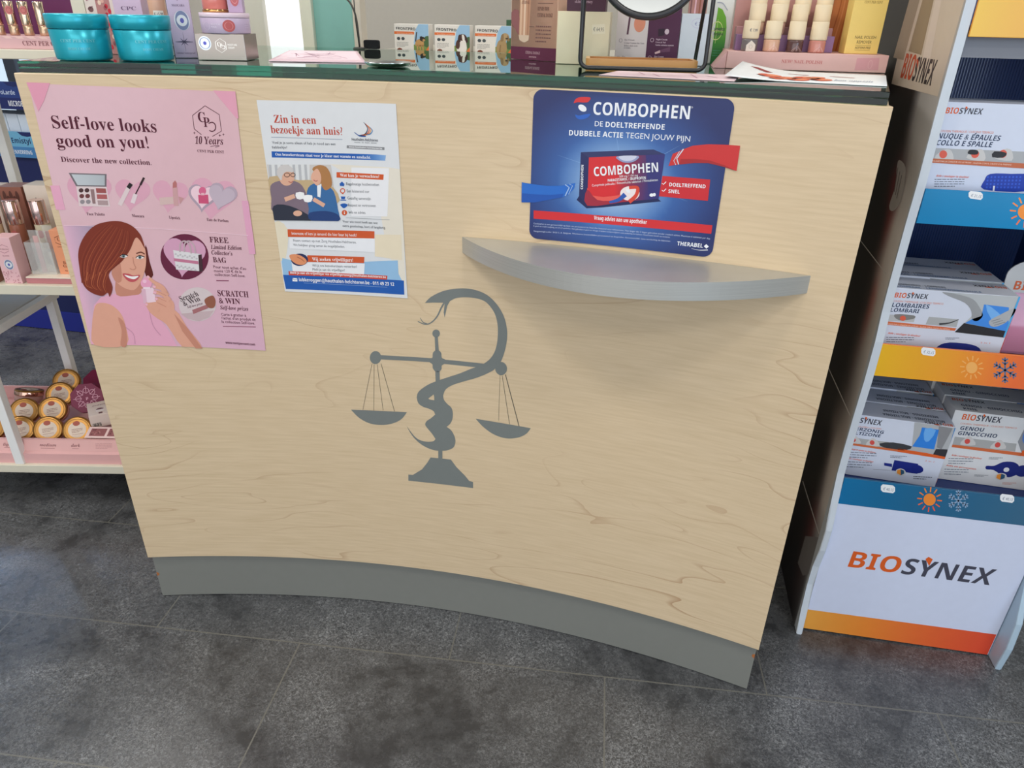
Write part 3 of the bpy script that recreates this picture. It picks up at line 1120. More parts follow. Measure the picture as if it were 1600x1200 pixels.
P.line([(352, 498), (366, 506), (374, 500)], 4, (184, 92, 90), 9, 3)
P.poly([(372, 530), (396, 520), (390, 596), (374, 590)], (236, 238, 240), 8)
P.line([(150, 600), (190, 616), (250, 590)], 34, (128, 110, 122), 8, 4)
P.line([(196, 606), (250, 586)], 24, (222, 172, 146), 9, 4)
P.line([(470, 640), (420, 650), (352, 606)], 30, (60, 108, 160), 8, 4)
P.line([(412, 640), (352, 604)], 22, (226, 174, 148), 9, 4)
P.poly([(256, 568), (300, 568), (296, 602), (262, 602)], (244, 242, 240), 10, 2)
P.poly([(298, 584), (346, 584), (340, 618), (304, 618)], (246, 244, 242), 10, 2)
P.ell(266, 682, 24, 16, (222, 172, 146), 9)
# expectations
P.clip = None
P.poly([(478, 456), (740, 468), (738, 498), (478, 486)], OR, 3)
P.text('Wat kan je verwachten?', 498, 480, 716, 488, 16, WHITE, 'serif', 4)
for i, (t, x1) in enumerate((('Regelmatige huisbezoeken', 714), ('Een luisterend oor', 660), ('Gezellig samenzijn', 668), ('Respect en vertrouwen', 696), ('Info en advies', 638))):
    y = 524 + i * 39
    c = (OR, BL)[i in (0, 2, 3)]
    P.text(t, 532 + i * 3.6, y + 4, x1, y + 8 - i * 0.3, 15, DK, 'def', 3)
    x = 508 + i * 3.4
    if i == 0:
        P.poly([(x - 16, y - 2), (x, y - 16), (x + 16, y), (x + 12, y), (x + 12, y + 10), (x - 12, y + 8), (x - 12, y - 2)], c, 3)
    elif i == 1:
        P.ring(x, y - 4, 12, 12, 5, c, 3)
        P.rect_(x - 4, y + 6, x + 6, y + 14, c, 3)
    elif i == 2:
        P.poly([(x - 14, y - 12), (x + 12, y - 11), (x + 8, y + 4), (x - 10, y + 3)], c, 3)
        P.line([(x - 16, y + 8), (x + 16, y + 9)], 5, c, 3)
    elif i == 3:
        P.poly([(x - 20, y - 6), (x - 4, y - 12), (x + 8, y - 12), (x + 22, y - 4), (x + 10, y + 10), (x - 2, y + 14), (x - 14, y + 4)], c, 3, 2)
    else:
        P.ell(x, y, 15, 15, c, 3)
        P.rect_(x - 2, y - 3, x + 2, y + 8, WHITE, 4)
        P.rect_(x - 2, y - 9, x + 2, y - 6, WHITE, 4)
P.line([(530, 708), (772, 718)], 2, (150, 150, 156), 3)
P.text('Voor wie nood heeft aan wat', 512, 734, 706, 742, 13, DK, 'def', 3)
P.text('extra gezelschap, kort of langdurig.', 512, 758, 750, 768, 13, DK, 'def', 3)
P.poly([(140, 730), (210, 770), (200, 930), (160, 920)], (230, 218, 192), 1, 3)
P.poly([(690, 800), (838, 800), (842, 940), (690, 920)], (232, 218, 190), 2)
P.poly([(176, 926), (300, 960), (640, 950), (846, 940), (856, 1060), (188, 1022)], (150, 190, 222), 1)
P.poly([(220, 815), (690, 822), (690, 898), (222, 876)], (236, 236, 238), 3)
P.poly([(210, 770), (688, 782), (688, 822), (212, 812)], OR, 3)
P.text('Interesse of ken je iemand die hier baat bij heeft?', 234, 800, 590, 812, 16, WHITE, 'def', 4)
P.text('Neem contact op met Zorg Houthalen-Helchteren.', 242, 838, 588, 850, 14, DK, 'def', 4)
P.text('We bekijken graag samen de mogelijkheden.', 242, 862, 524, 874, 13, DK, 'def', 4)
P.poly([(232, 950), (634, 960), (630, 1024), (240, 1010)], (236, 236, 238), 3)
P.poly([(318, 914), (632, 924), (630, 958), (318, 950)], OR, 4)
P.text('Wij zoeken vrijwilligers!', 346, 944, 570, 950, 18, WHITE, 'serif', 5)
P.text('Wil jij ons bezoekersteam versterken?', 346, 976, 592, 984, 13, DK, 'def', 5)
P.text('Meld je aan als vrijwilliger!', 348, 998, 524, 1004, 13, DK, 'def', 5)
P.ell(276, 938, 46, 34, (44, 50, 90), 5)
P.poly([(222, 912), (262, 908), (300, 926), (316, 948), (296, 966), (262, 962), (232, 940)], (226, 148, 104), 6, 3)
P.line([(262, 922), (286, 934), (302, 948)], 4, (180, 104, 70), 7, 3)
P.poly([(186, 1020), (852, 1052), (854, 1130), (202, 1098)], BL, 2)
P.poly([(216, 1000), (760, 1026), (758, 1048), (218, 1022)], (206, 78, 60), 4)
P.text('Meld je aan als vrijwilliger via vrijwilligerszorg@houthalen-helchteren.be', 226, 1014, 752, 1040, 12, WHITE, 'bold', 5)
P.poly([(238, 1038), (264, 1040), (264, 1058), (238, 1056)], WHITE, 4)
P.line([(238, 1040), (251, 1050), (264, 1042)], 2, BL, 5)
P.text('lobkeroggen@houthalen-helchteren.be - 011 49 23 12', 274, 1056, 798, 1082, 18, WHITE, 'bold', 4)
P.line([(300, 1066), (760, 1090)], 2, (140, 170, 214), 4)
tag(b.build('care_flyer', None, (-0.15, 0.075, 0.845)), 'white flyer about home visits with photo of two women, stuck beside the pink poster', 'flyer')

# ---- blue sticker with two projecting tongues
CQ = [(834, 141), (1150, 153), (1112, 400), (827, 374)]
CR = [(.1536, 1.0221), (.4231, 1.0252), (.4228, .8149), (.1537, .8104)]
b = MB()
CBG = ramp([(0, (36, 56, 118)), (0.35, (52, 92, 160)), (0.7, (40, 66, 132)), (1, (32, 44, 98))])


def rr_outline(x0, x1, z0, z1, r):
    o = []
    for cx_, cz_, a0 in ((x1 - r, z1 - r, 0), (x0 + r, z1 - r, 90), (x0 + r, z0 + r, 180), (x1 - r, z0 + r, 270)):
        for k in range(7):
            a = math.radians(a0 + 15 * k)
            o.append((cx_ + r * math.cos(a), cz_ + r * math.sin(a)))
    return o


OUT = rr_outline(.1536, .4230, .8126, 1.0238, .013)


def glow(u, v):
    d = math.hypot((u - 0.46) * 1.1, (v - 0.56) * 1.05)
    return mix((196, 220, 240), mix((58, 104, 172), (34, 46, 100), (d - 0.3) / 0.35), (d - 0.05) / 0.3)


P = Print(b, panel(0.0010), CR, CQ, 'sticker', 0.012).view(800, 130, 4.2105)
t = [P.surf(x, z, 0) for x, z in OUT]
bk = [b.bm.verts.new(q + Vector((0, 0.0008, 0))) for q in t]
ft = [b.bm.verts.new(q) for q in t]
for i in range(len(t)):
    j = (i + 1) % len(t)
    b.face([ft[i], bk[i], bk[j], ft[j]], 'sticker', (30, 40, 88))
P.flat(OUT, [tuple(range(len(OUT)))], glow, 0, 20)
CW = (238, 240, 244)
for a0, sgn in ((0.5, 1), (2.9, 1), (3.6, 1), (5.6, 1), (0.1, 1), (4.6, 1)):
    P.line([(730 + 180 * math.cos(a0), 620 + 120 * math.sin(a0)), (730 + 480 * math.cos(a0), 620 + 330 * math.sin(a0))], 5, (126, 164, 210), 1, taper=(1.0, 0.1))
P.text('COMBOPHEN', 532, 208, 1166, 238, 84, CW, 'bold')
P.ring(1184, 160, 5, 5, 1.6, CW)
P.poly([(406, 132), (420, 104), (456, 92), (514, 96), (500, 124), (470, 128), (430, 126)], (214, 44, 48), 2, 4)
P.poly([(416, 208), (440, 214), (480, 206), (516, 204), (490, 232), (450, 240), (424, 230)], (36, 96, 190), 2, 4)
P.ell(462, 165, 30, 20, CW, 3, 24, 0.6)
P.text('DE', 543, 284, 596, 287, 34, CW, 'def')
P.text('DOELTREFFENDE', 614, 290, 1003, 308, 35, CW, 'bold')
P.text('DUBBELE ACTIE', 374, 344, 728, 362, 35, CW, 'bold')
P.text('TEGEN JOUW PIJN', 746, 362, 1170, 386, 36, CW, 'def')
# medicine box picture
P.poly([(452, 456), (930, 438), (1006, 470), (1000, 478), (505, 492)], (44, 50, 98), 2)
P.poly([(452, 456), (505, 490), (494, 808), (440, 744)], (34, 40, 92), 2)
P.poly([(440, 744), (494, 808), (960, 762), (980, 780), (600, 820), (490, 826), (424, 770)], (26, 36, 84), 1)
P.poly([(505, 490), (1006, 470), (965, 762), (494, 808)], lambda u, v: mix((214, 40, 46), (52, 48, 116), (u - 0.46) * 5.5), 3, 0, 10)
P.poly([(880, 474), (1006, 470), (965, 762), (900, 768)], (50, 48, 116), 4)
P.poly([(494, 690), (520, 740), (600, 752), (700, 740), (760, 690), (790, 700), (760, 780), (494, 808)], (230, 90, 80), 4, 0)
P.poly([(494, 700), (560, 770), (680, 770), (760, 700), (800, 690), (830, 720), (810, 770), (720, 786), (494, 808)], (160, 40, 60), 5, 3)
P.ell(775, 728, 64, 48, (240, 226, 224), 6)
P.line([(640, 786), (700, 770), (744, 734)], 30, (44, 86, 170), 7, 4, taper=(0.5, 1.1))
P.line([(770, 690), (824, 690), (816, 740), (770, 784)], 24, (214, 70, 50), 7, 5, taper=(0.8, 1.1))
P.ell(764, 712, 16, 11, CW, 8, 16, 0.6)
P.ell(918, 738, 14, 11, CW, 8)
P.ell(936, 735, 10, 11, CW, 8)
P.text('COMBOPHEN', 540, 614, 962, 584, 60, CW, 'bold', 9)
P.text('500 mg / 150 mg', 706, 622, 828, 614, 14, CW, 'def', 9)
P.text('PARACETAMOL / IBUPROFEN', 630, 650, 880, 632, 17, CW, 'bold', 9)
P.text('Comprimés pelliculés / Filmomhulde tabletten / Filmtabletten', 526, 682, 960, 644, 15, CW, 'def', 9)
P.poly([(688, 484), (830, 480), (812, 512), (760, 526), (712, 514)], (150, 156, 196), 9, 3)
P.poly([(704, 482), (816, 479), (800, 504), (760, 514), (722, 506)], (206, 208, 226), 10, 3)
P.text('COMBOPHEN', 466, 700, 470, 540, 16, CW, 'bold', 4)
# red/blue tongues reach past the sticker's edge
P.poly([(1030, 546), (1058, 466), (1094, 452), (1132, 432), (1128, 436), (1190, 412), (1290, 402), (1400, 404), (1500, 410), (1476, 576), (1380, 546), (1290, 526), (1200, 526), (1100, 536), (1074, 540)], (206, 46, 46), 3)
P.poly([(1110, 500), (1200, 500), (1300, 508), (1400, 540), (1476, 576), (1380, 546), (1290, 526), (1200, 526), (1100, 536)], (170, 34, 38), 4)
P.line([(1128, 434), (1084, 496), (1096, 536)], 7, (214, 216, 226), 5)
P.line([(1102, 450), (1064, 512), (1078, 540)], 4, (214, 216, 226), 5)
P.poly([(66, 650), (130, 662), (230, 676), (320, 676), (416, 658), (408, 694), (372, 734), (330, 752), (240, 768), (150, 784), (64, 782)], (36, 106, 196), 3)
P.poly([(66, 722), (150, 730), (250, 736), (340, 728), (330, 752), (240, 768), (150, 784), (64, 782)], (28, 84, 172), 4)
P.line([(350, 668), (376, 688), (350, 742)], 7, (160, 190, 226), 5)
P.line([(376, 664), (398, 676), (372, 732)], 4, (160, 190, 226), 5)
P.poly([(990, 612), (1304, 634), (1288, 774), (966, 746)], (204, 40, 48), 3)
P.text('DOELTREFFEND', 1034, 680, 1272, 692, 24, CW, 'bold', 4)
P.text('SNEL', 1028, 724, 1102, 728, 24, CW, 'bold', 4)
for yy in (660, 706):
    P.line([(986, yy), (996, yy + 8), (1014, yy - 10)], 5, CW, 4)
P.poly([(143, 836), (1318, 934), (1310, 990), (143, 890)], (208, 44, 50), 2)
P.text('Vraag advies aan uw apotheker', 538, 900, 886, 930, 26, CW, 'bold', 3)
P.text('Combophen is een geneesmiddel op basis van paracetamol en ibuprofen bestemd voor volwassenen. Niet langer dan 3 dagen gebruiken zonder medisch advies. Maximum 6 tabletten per dag.', 142, 926, 1304, 1026, 10, (190, 200, 224), 'def')
P.text('In geval van twijfel raadpleeg uw arts of apotheker. Niet gebruiken in geval van allergie of andere overgevoeligheid. Lees aandachtig de bijsluiter. Houd buiten bereik van kinderen.', 142, 942, 1040, 1020, 9, (190, 200, 224), 'def')
P.text('Vergunninghouder: 2025 S. A. Belgium. Werkzame bestanddelen paracetamol en ibuprofen. Geneesmiddel. Lees aandachtig de bijsluiter.', 142, 976, 1044, 1046, 9, (190, 200, 224), 'def')
P.text('THERABEL', 1086, 1068, 1254, 1082, 26, CW, 'bold')
P.poly([(1262, 1072), (1278, 1058), (1294, 1074), (1278, 1088)], CW)
P.line([(1180, 1088), (1230, 1098), (1288, 1096)], 5, CW, 2, 4, taper=(0.2, 1.0))
tag(b.build('advert_sticker', None, (0.288, 0.06, 0.92)), 'dark blue painkiller advert sticker with rounded corners just above the grey ledge', 'sticker')

# ================================================================== FLOOR DISPLAY
LOR, LDK, LRD = (226, 98, 40), (66, 66, 78), (214, 70, 56)


def logo(P, p0, p1, h, lay=2, dark=LDK, orange=LOR):
    at = lambda t: (p0[0] + (p1[0] - p0[0]) * t, p0[1] + (p1[1] - p0[1]) * t)
    a, b_ = at(0), at(0.352)
    P.text('BIO', a[0], a[1], b_[0], b_[1], h, orange, 'bold', lay, 0.06)
    a, b_ = at(0.372), at(1)
    P.text('SYNEX', a[0], a[1], b_[0], b_[1], h, dark, 'bold', lay, 0.08)
    q = at(0.575)
    w = min(h * 0.23, math.hypot(p1[0] - p0[0], p1[1] - p0[1]) * 0.034)
    P.poly([(q[0], q[1] - h * 0.72), (q[0] - w, q[1] - h * 1.16), (q[0] - w * 0.1, q[1] - h * 1.3), (q[0] + w, q[1] - h * 1.14)], orange, lay + 1)


def sun(P, cx_, cy_, r, c0, c1, lay=2):
    P.ell(cx_, cy_, r * 0.5, r * 0.5, c0, lay)
    for k in range(12):
        a = 2 * math.pi * k / 12 + 0.1
        P.line([(cx_ + r * 0.62 * math.cos(a), cy_ + r * 0.62 * math.sin(a)), (cx_ + r * 1.02 * math.cos(a), cy_ + r * 1.02 * math.sin(a))], r * 0.1, mix(c0, c1, 0.5 + 0.5 * math.sin(a)), lay)


def flake(P, cx_, cy_, r, c, lay=2):
    for k in range(6):
        a = math.pi * k / 3 + math.pi / 2
        P.line([(cx_, cy_), (cx_ + r * math.cos(a), cy_ + r * math.sin(a))], r * 0.13, c, lay)
        for f in (0.45, 0.72):
            x, y = cx_ + r * f * math.cos(a), cy_ + r * f * math.sin(a)
            for s_ in (-1, 1):
                P.line([(x, y), (x + r * 0.3 * math.cos(a + s_ * 0.9), y + r * 0.3 * math.sin(a + s_ * 0.9))], r * 0.11, c, lay)


disp = thing('floor_display', 'tall cardboard floor display with white front base and coloured shelf lips beside the counter', 'display stand', (0.9, 0.4, 0))
NAVY = (28, 48, 104)
X0, X1, YF = 0.730, 1.083, 0.188
# base front
b = MB()
b.box(X0, X1, YF, YF + 0.006, 0.004, 0.32, 'card', (212, 219, 240))
P = Print(b, flat_surf((X0, YF, 0), (1, 0, 0), (0, 0, 1), (0, -1, 0)), [(-.008, .378), (.352, .378), (.352, 0), (-.008, 0)], [(1312.0, 745.3), (1651.4, 784.0), (1541.6, 1025.2), (1246.3, 982.0)], 'card').view(1140, 720, 3.159)
P.u0, P.u1, P.v0, P.v1 = 0, .353, 0, .378
P.flat([(0.0005, 0.004), (0.352, 0.004), (0.352, 0.059), (0.0005, 0.055)], [(0, 1, 2, 3)], lambda u, v: ramp([(0, (236, 166, 70)), (0.3, (236, 140, 52)), (0.65, (230, 104, 50)), (1, (226, 76, 50))])(u), 1, 12)
logo(P, (582, 522), (1282, 614), 78, 2, (70, 70, 84), (222, 96, 34))
P.poly([(800, 912), (814, 898), (832, 915)], (24, 24, 28), 2)
b.build('base_panel', disp)
# side panel toward the counter
SIDE = [(0.62, 0.0), (0.172, 0.0), (0.180, 0.055), (0.188, 0.12), (0.183, 0.17), (0.170, 0.22), (0.167, 0.27), (0.180, 0.335), (0.187, 0.386), (0.187, 0.44), (0.185, 0.50), (0.180, 0.58), (0.180, 0.65), (0.186, 0.70), (0.188, 0.76), (0.188, 0.84), (0.186, 0.90), (0.190, 1.02), (0.191, 1.15), (0.2, 1.6), (0.62, 1.6)]
MX = Matrix(((0, 0, 1, 0), (1, 0, 0, 0), (0, 1, 0, 0), (0, 0, 0, 1)))   # local xy -> world yz, z -> x
SQ = [(1414.5, -149.5), (1585.9, -228.3), (1246.3, 989.2), (1201.4, 787.1)]
b = MB()
b.prism(SIDE, 0.716, 0.7285, 'card', (206, 214, 222), MX, 0.003)
P = Print(b, flat_surf((0.716, 0.62, 0), (0, -1, 0), (0, 0, 1), (-1, 0, 0)), [(0, 1.3), (.445, 1.3), (.445, 0), (0, 0)], SQ, 'card')
P.clip = ((0.4275, 0, 0), (1, 0, 0))
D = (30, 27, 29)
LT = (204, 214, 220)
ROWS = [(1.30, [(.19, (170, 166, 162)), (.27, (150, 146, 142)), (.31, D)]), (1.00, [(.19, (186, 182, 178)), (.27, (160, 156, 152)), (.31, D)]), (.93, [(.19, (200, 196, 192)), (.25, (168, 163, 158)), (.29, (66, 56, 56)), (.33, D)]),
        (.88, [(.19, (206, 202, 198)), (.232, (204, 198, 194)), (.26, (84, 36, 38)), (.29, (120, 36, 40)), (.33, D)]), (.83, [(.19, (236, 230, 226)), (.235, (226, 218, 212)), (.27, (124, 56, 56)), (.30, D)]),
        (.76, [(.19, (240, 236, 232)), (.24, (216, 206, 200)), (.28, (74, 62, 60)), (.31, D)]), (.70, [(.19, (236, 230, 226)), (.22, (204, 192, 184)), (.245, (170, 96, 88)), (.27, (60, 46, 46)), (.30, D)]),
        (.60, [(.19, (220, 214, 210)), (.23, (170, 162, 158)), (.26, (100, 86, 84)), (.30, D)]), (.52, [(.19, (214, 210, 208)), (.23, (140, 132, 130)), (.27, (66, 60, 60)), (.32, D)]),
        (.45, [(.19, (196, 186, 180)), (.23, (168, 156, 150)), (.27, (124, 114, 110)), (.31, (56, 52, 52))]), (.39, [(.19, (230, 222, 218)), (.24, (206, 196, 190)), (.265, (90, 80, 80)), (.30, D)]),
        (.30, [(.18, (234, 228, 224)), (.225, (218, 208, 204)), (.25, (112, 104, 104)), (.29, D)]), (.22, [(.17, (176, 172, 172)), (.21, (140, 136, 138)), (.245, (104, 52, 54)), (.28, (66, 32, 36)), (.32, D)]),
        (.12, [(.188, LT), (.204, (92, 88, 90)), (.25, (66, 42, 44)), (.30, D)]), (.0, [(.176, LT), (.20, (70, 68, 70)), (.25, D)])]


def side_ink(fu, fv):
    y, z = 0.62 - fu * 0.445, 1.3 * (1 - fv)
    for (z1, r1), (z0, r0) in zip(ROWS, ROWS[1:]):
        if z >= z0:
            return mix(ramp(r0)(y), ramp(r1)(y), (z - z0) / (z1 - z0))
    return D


out_ = [(0.62 - y, z) for y, z in SIDE if z < 1.25] + [(0.43, 1.3), (0.0, 1.3)]
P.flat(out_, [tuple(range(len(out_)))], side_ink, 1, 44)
P.poly([(1397, 131), (1470, 151), (1512, 0), (1530, -60), (1440, -60), (1427, 0)], (208, 192, 174), 2)
P.poly([(1400, 90), (1416, 94), (1447, -20), (1432, -24)], (168, 150, 128), 3)
P.poly([(1446, 92), (1458, 94), (1478, -10), (1470, -16)], (220, 204, 190), 3)
P.poly([(1424, 80), (1444, 86), (1466, -10), (1450, -14)], (156, 136, 108), 3)
logo(P, (1411, 121), (1459, 134), 29, 4, (60, 54, 54), (206, 90, 58))
P.poly([(1410, 250), (1420, 262), (1418, 290), (1412, 316), (1400, 330), (1394, 322), (1404, 290), (1406, 262)], (182, 176, 172), 5, 3)
for k in range(3):
    P.line([(1408 + k * 3, 262 + k * 6), (1402 + k * 2, 300 + k * 5)], 1.0, (110, 104, 102), 6)
P.line([(1344, 370), (1390, 429)], 1.3, (214, 210, 206), 6)
P.line([(1297, 572), (1333, 650)], 1.3, (224, 220, 216), 7)
P.line([(1258, 752), (1285, 838)], 1.3, (216, 212, 210), 7)
P.poly([(1262, 838), (1283, 840), (1272, 896), (1258, 900), (1250, 880)], (132, 128, 130), 4)
b.build('side_panel', disp)
b = MB()
SR = [(0.62, 0.0), (0.156, 0.0), (0.150, 0.06), (0.155, 0.12), (0.184, 0.20), (0.186, 0.40), (0.18, 0.65), (0.19, 0.9), (0.19, 1.6), (0.62, 1.6)]
b.prism(SR, 1.0845, 1.097, 'card', (176, 198, 214), MX, 0.003)
b.box(1.0832, 1.0846, 0.19, 0.615, 0.004, 1.59, 'card', (40, 68, 128))
b.build('side_panel', disp)
b = MB()
b.box(0.7287, 1.0830, 0.606, 0.612, 0.004, 1.6, 'card', (62, 88, 150))
for k in range(70):
    b.box(0.731 + k * 0.005, 0.7325 + k * 0.005, 0.6045, 0.6062, 0.40, 1.58, 'gloss_card', (70, 98, 160))
b.build('back_panel', disp)
LIPQ = {1: [(1312.0, 745.3), (1651.4, 784.0), (1635.2, 819.7), (1302.3, 780.1)], 2: [(1370.1, 536.0), (1749.4, 568.8), (1726.0, 620.3), (1356.3, 585.9)],
        3: [(1437.3, 294.2), (1863.8, 317.6), (1838.1, 374.0), (1422.3, 348.3)], 4: [(1528.8, -35.1), (2021.6, -29.0), (1977.0, 69.0), (1503.1, 57.4)]}
LIPZ = {1: (.328, .378), 2: (.586, .645), 3: (.845, .897), 4: (1.10, 1.17)}
LIPC = {1: ramp([(0, (0, 112, 166)), (0.45, (30, 98, 138)), (1, (64, 104, 132))]), 2: ramp([(0, (240, 184, 22)), (0.3, (240, 160, 40)), (0.6, (236, 110, 52)), (1, (232, 96, 50))]),
        3: ramp([(0, (0, 132, 188)), (1, (10, 140, 196))]), 4: ramp([(0, (240, 192, 52)), (0.3, (238, 168, 48)), (1, (234, 140, 46))])}
TAGS = {1: [((1387, 763), '€ 40,15'), ((1573, 778), '€ 40,15')], 2: [((1450, 549), '€ 32,15')], 3: [((1524, 305), '€ 21,15')], 4: []}
for k in (1, 2, 3, 4):
    z0, z1 = LIPZ[k]
    b = MB()
    zf = z0 + 0.008
    b.box(X0, X1, YF + 0.0045, 0.604, zf, zf + 0.006, 'card', NAVY)
    if k == 4:
        b.box(X0, X1, YF + 0.02, YF + 0.023, 1.074, z0 + 0.0075, 'card', (138, 140, 148))
    if k > 1:
        b.box(X0, X1, YF + 0.03, 0.604, zf - 0.010, zf - 0.0002, 'gloss_card', (26, 44, 96))
    b.box(X0, X1, YF - 0.0008, YF + 0.004, z0 - (0.008 if k == 1 else 0), z1, 'gloss_card', LIPC[k](0.5), 0.001)
    sf = flat_surf((X0, YF - 0.0008, 0), (1, 0, 0), (0, 0, 1), (0, -1, 0))
    P = Print(b, sf, [(-.008, z1), (.352, z1), (.352, z0), (-.008, z0)], LIPQ[k], 'gloss_card')
    P.u0, P.u1, P.v0, P.v1 = 0, .353, z0, z1
    zb = z0 - (0.007 if k == 1 else -0.0006)
    P.flat([(0.0005, zb), (0.3525, zb), (0.3525, z1 - 0.0006), (0.0005, z1 - 0.0006)], [(0, 1, 2, 3)], lambda u, v, k=k: LIPC[k](u), 1, 10)
    if k == 1:
        sun(P, 1452, 780, 19, (242, 140, 50), (240, 90, 60), 2)
        flake(P, 1497, 782, 17, (140, 166, 196), 2)
    if k == 2:
        sun(P, 1518, 574, 18, (246, 178, 96), (246, 178, 96), 2)
        flake(P, 1570, 578, 20, (92, 110, 140), 2)
    if k == 3:
        sun(P, 1602, 331, 24, (250, 150, 60), (245, 120, 80), 2)
    tray = b.build('shelf_tray', disp)
    for (px, py), txt in TAGS[k]:
        b = MB()
        Q = Print(b, flat_surf((X0, YF - 0.0013, 0), (1, 0, 0), (0, 0, 1), (0, -1, 0)), [(-.008, z1), (.352, z1), (.352, z0), (-.008, z0)], LIPQ[k], 'sticker').view(px, py, 1.0)
        out = [(-11, -4), (-8, -7), (8, -5), (11, -2), (11, 4), (8, 7), (-8, 5), (-11, 2)]
        Q.poly(out, (244, 246, 248), 1)
        Q.poly(out, (244, 246, 248), -2)
        Q.text(txt, -8, 2, 8, 4, 4.2, (120, 130, 150), 'def', 2)
        o = b.build('price_sticker', tray)
        o['label'] = 'small white handwritten price sticker'


# ---- boxes in the display
def wrap_box(name, label, cat, x0, y0, z0, w, d, h, yaw, base, group, art=None, quad=None, view=None, topart=None, bev=0.0008, mat='card', loc=None):
    """carton with front-left-bottom corner at x0,y0,z0; front faces -y turned by yaw"""
    c, s_ = math.cos(yaw), math.sin(yaw)
    M = Matrix.Translation((x0, y0, z0)) @ Matrix.Rotation(yaw, 4, 'Z')
    b = MB()
    b.box(0, w, 0, d, 0, h, mat, base, bev, M)
    ux, uy = Vector((c, s_, 0)), Vector((-s_, c, 0))
    o = Vector((x0, y0, z0))
    if art:
        P = Print(b, flat_surf(o, ux, (0, 0, 1), -uy), R4(w, h), quad, mat, 0.0, True)
        art(P)
    if topart:
        T = Print(b, flat_surf(o + Vector((0, 0, h)), ux, uy, (0, 0, 1)), R4(w, d), None, mat)
        topart(T)
    ob = b.build(name, None, loc or (o + ux * w / 2 + uy * d / 2))
    return tag(ob, label, cat, group)


def copy_thing(o, dx, dy, dz, label, yaw=0.0):
    c = o.copy()
    COL.objects.link(c)
    c.location = Vector(o.location) + Vector((dx, dy, dz))
    c.rotation_euler = (o.rotation_euler[0], o.rotation_euler[1], o.rotation_euler[2] + yaw)
    c['label'] = label
    for ch in o.children:
        k = ch.copy()
        COL.objects.link(k)
        k.parent = c
        for g in ch.children:
            q = g.copy()
            COL.objects.link(q)
            q.parent = k
    return c


TX = (52, 66, 96)
CR_ = (214, 110, 64)
GB = (58, 90, 190)


def art_neck(P):
    logo(P, (364, 642), (594, 652), 32)
    P.text('COUSSIN THERMIQUE / CUSCINO TERMICO', 336, 746, 680, 760, 12, (224, 130, 100))
    P.text('NUQUE & EPAULES', 322, 782, 724, 802, 30, TX, 'bold', 2, 0.12)
    P.line([(562, 762), (574, 754)], 5, TX, 2)
    P.text('COLLO E SPALLE', 314, 822, 676, 838, 30, TX, 'bold', 2, 0.12)
    P.poly([(268, 838), (1210, 880), (1188, 984), (254, 926)], (176, 178, 180), 1)
    for i, x in enumerate((310, 520, 700)):
        P.poly([(x, 900), (x + 60, 850), (x + 110, 858), (x + 120, 920)], (206, 204, 202), 2, 3)
        P.ell(x + 56, 878, 26, 24, (226, 96, 76), 3)
    P.poly([(540, 852), (590, 856), (590, 880), (530, 876)], (40, 38, 40), 4, 3)
    P.poly([(700, 862), (780, 872), (760, 900), (690, 896)], (44, 42, 44), 4, 2)
    P.poly([(258, 900), (1190, 952), (1184, 984), (254, 926)], (198, 108, 70), 4)
    P.text('SOULAGE PAR LA CHALEUR OU LE FROID - ALLEVIA CON IL CALDO O IL FREDDO', 280, 920, 820, 948, 8, (250, 226, 210), 'def', 5)
    P.text('Aide à soulager la douleur', 324, 1016, 546, 1026, 12, (222, 100, 70), 'bold', 2, 0.2)
    greek(P, 316, 1026, 520, 1086, 4, (90, 96, 110), 0.3)
    P.poly([(660, 1100), (656, 1040), (690, 1000), (830, 1000), (960, 1010), (960, 1110)], (32, 62, 168), 2, 3)
    for q in range(40):
        P.ell(676 + (q % 10) * 24, 1020 + (q // 10) * 22, 7, 7, (52, 92, 206), 3, 8)
    P.rect_(718, 1076, 730, 1110, (236, 238, 246), 4)


wrap_box('heat_cushion_box', 'white neck and shoulder cushion box on the third shelf up, above the blue lip', 'box', 0.7305, 0.215, LIPZ[3][0] + 0.0145, 0.20, 0.07, 0.156, 0, (214, 221, 238), None, art_neck, [(350, 578), (1290, 622), (1180, 1290), (175, 1236)], (0, 0, 1))

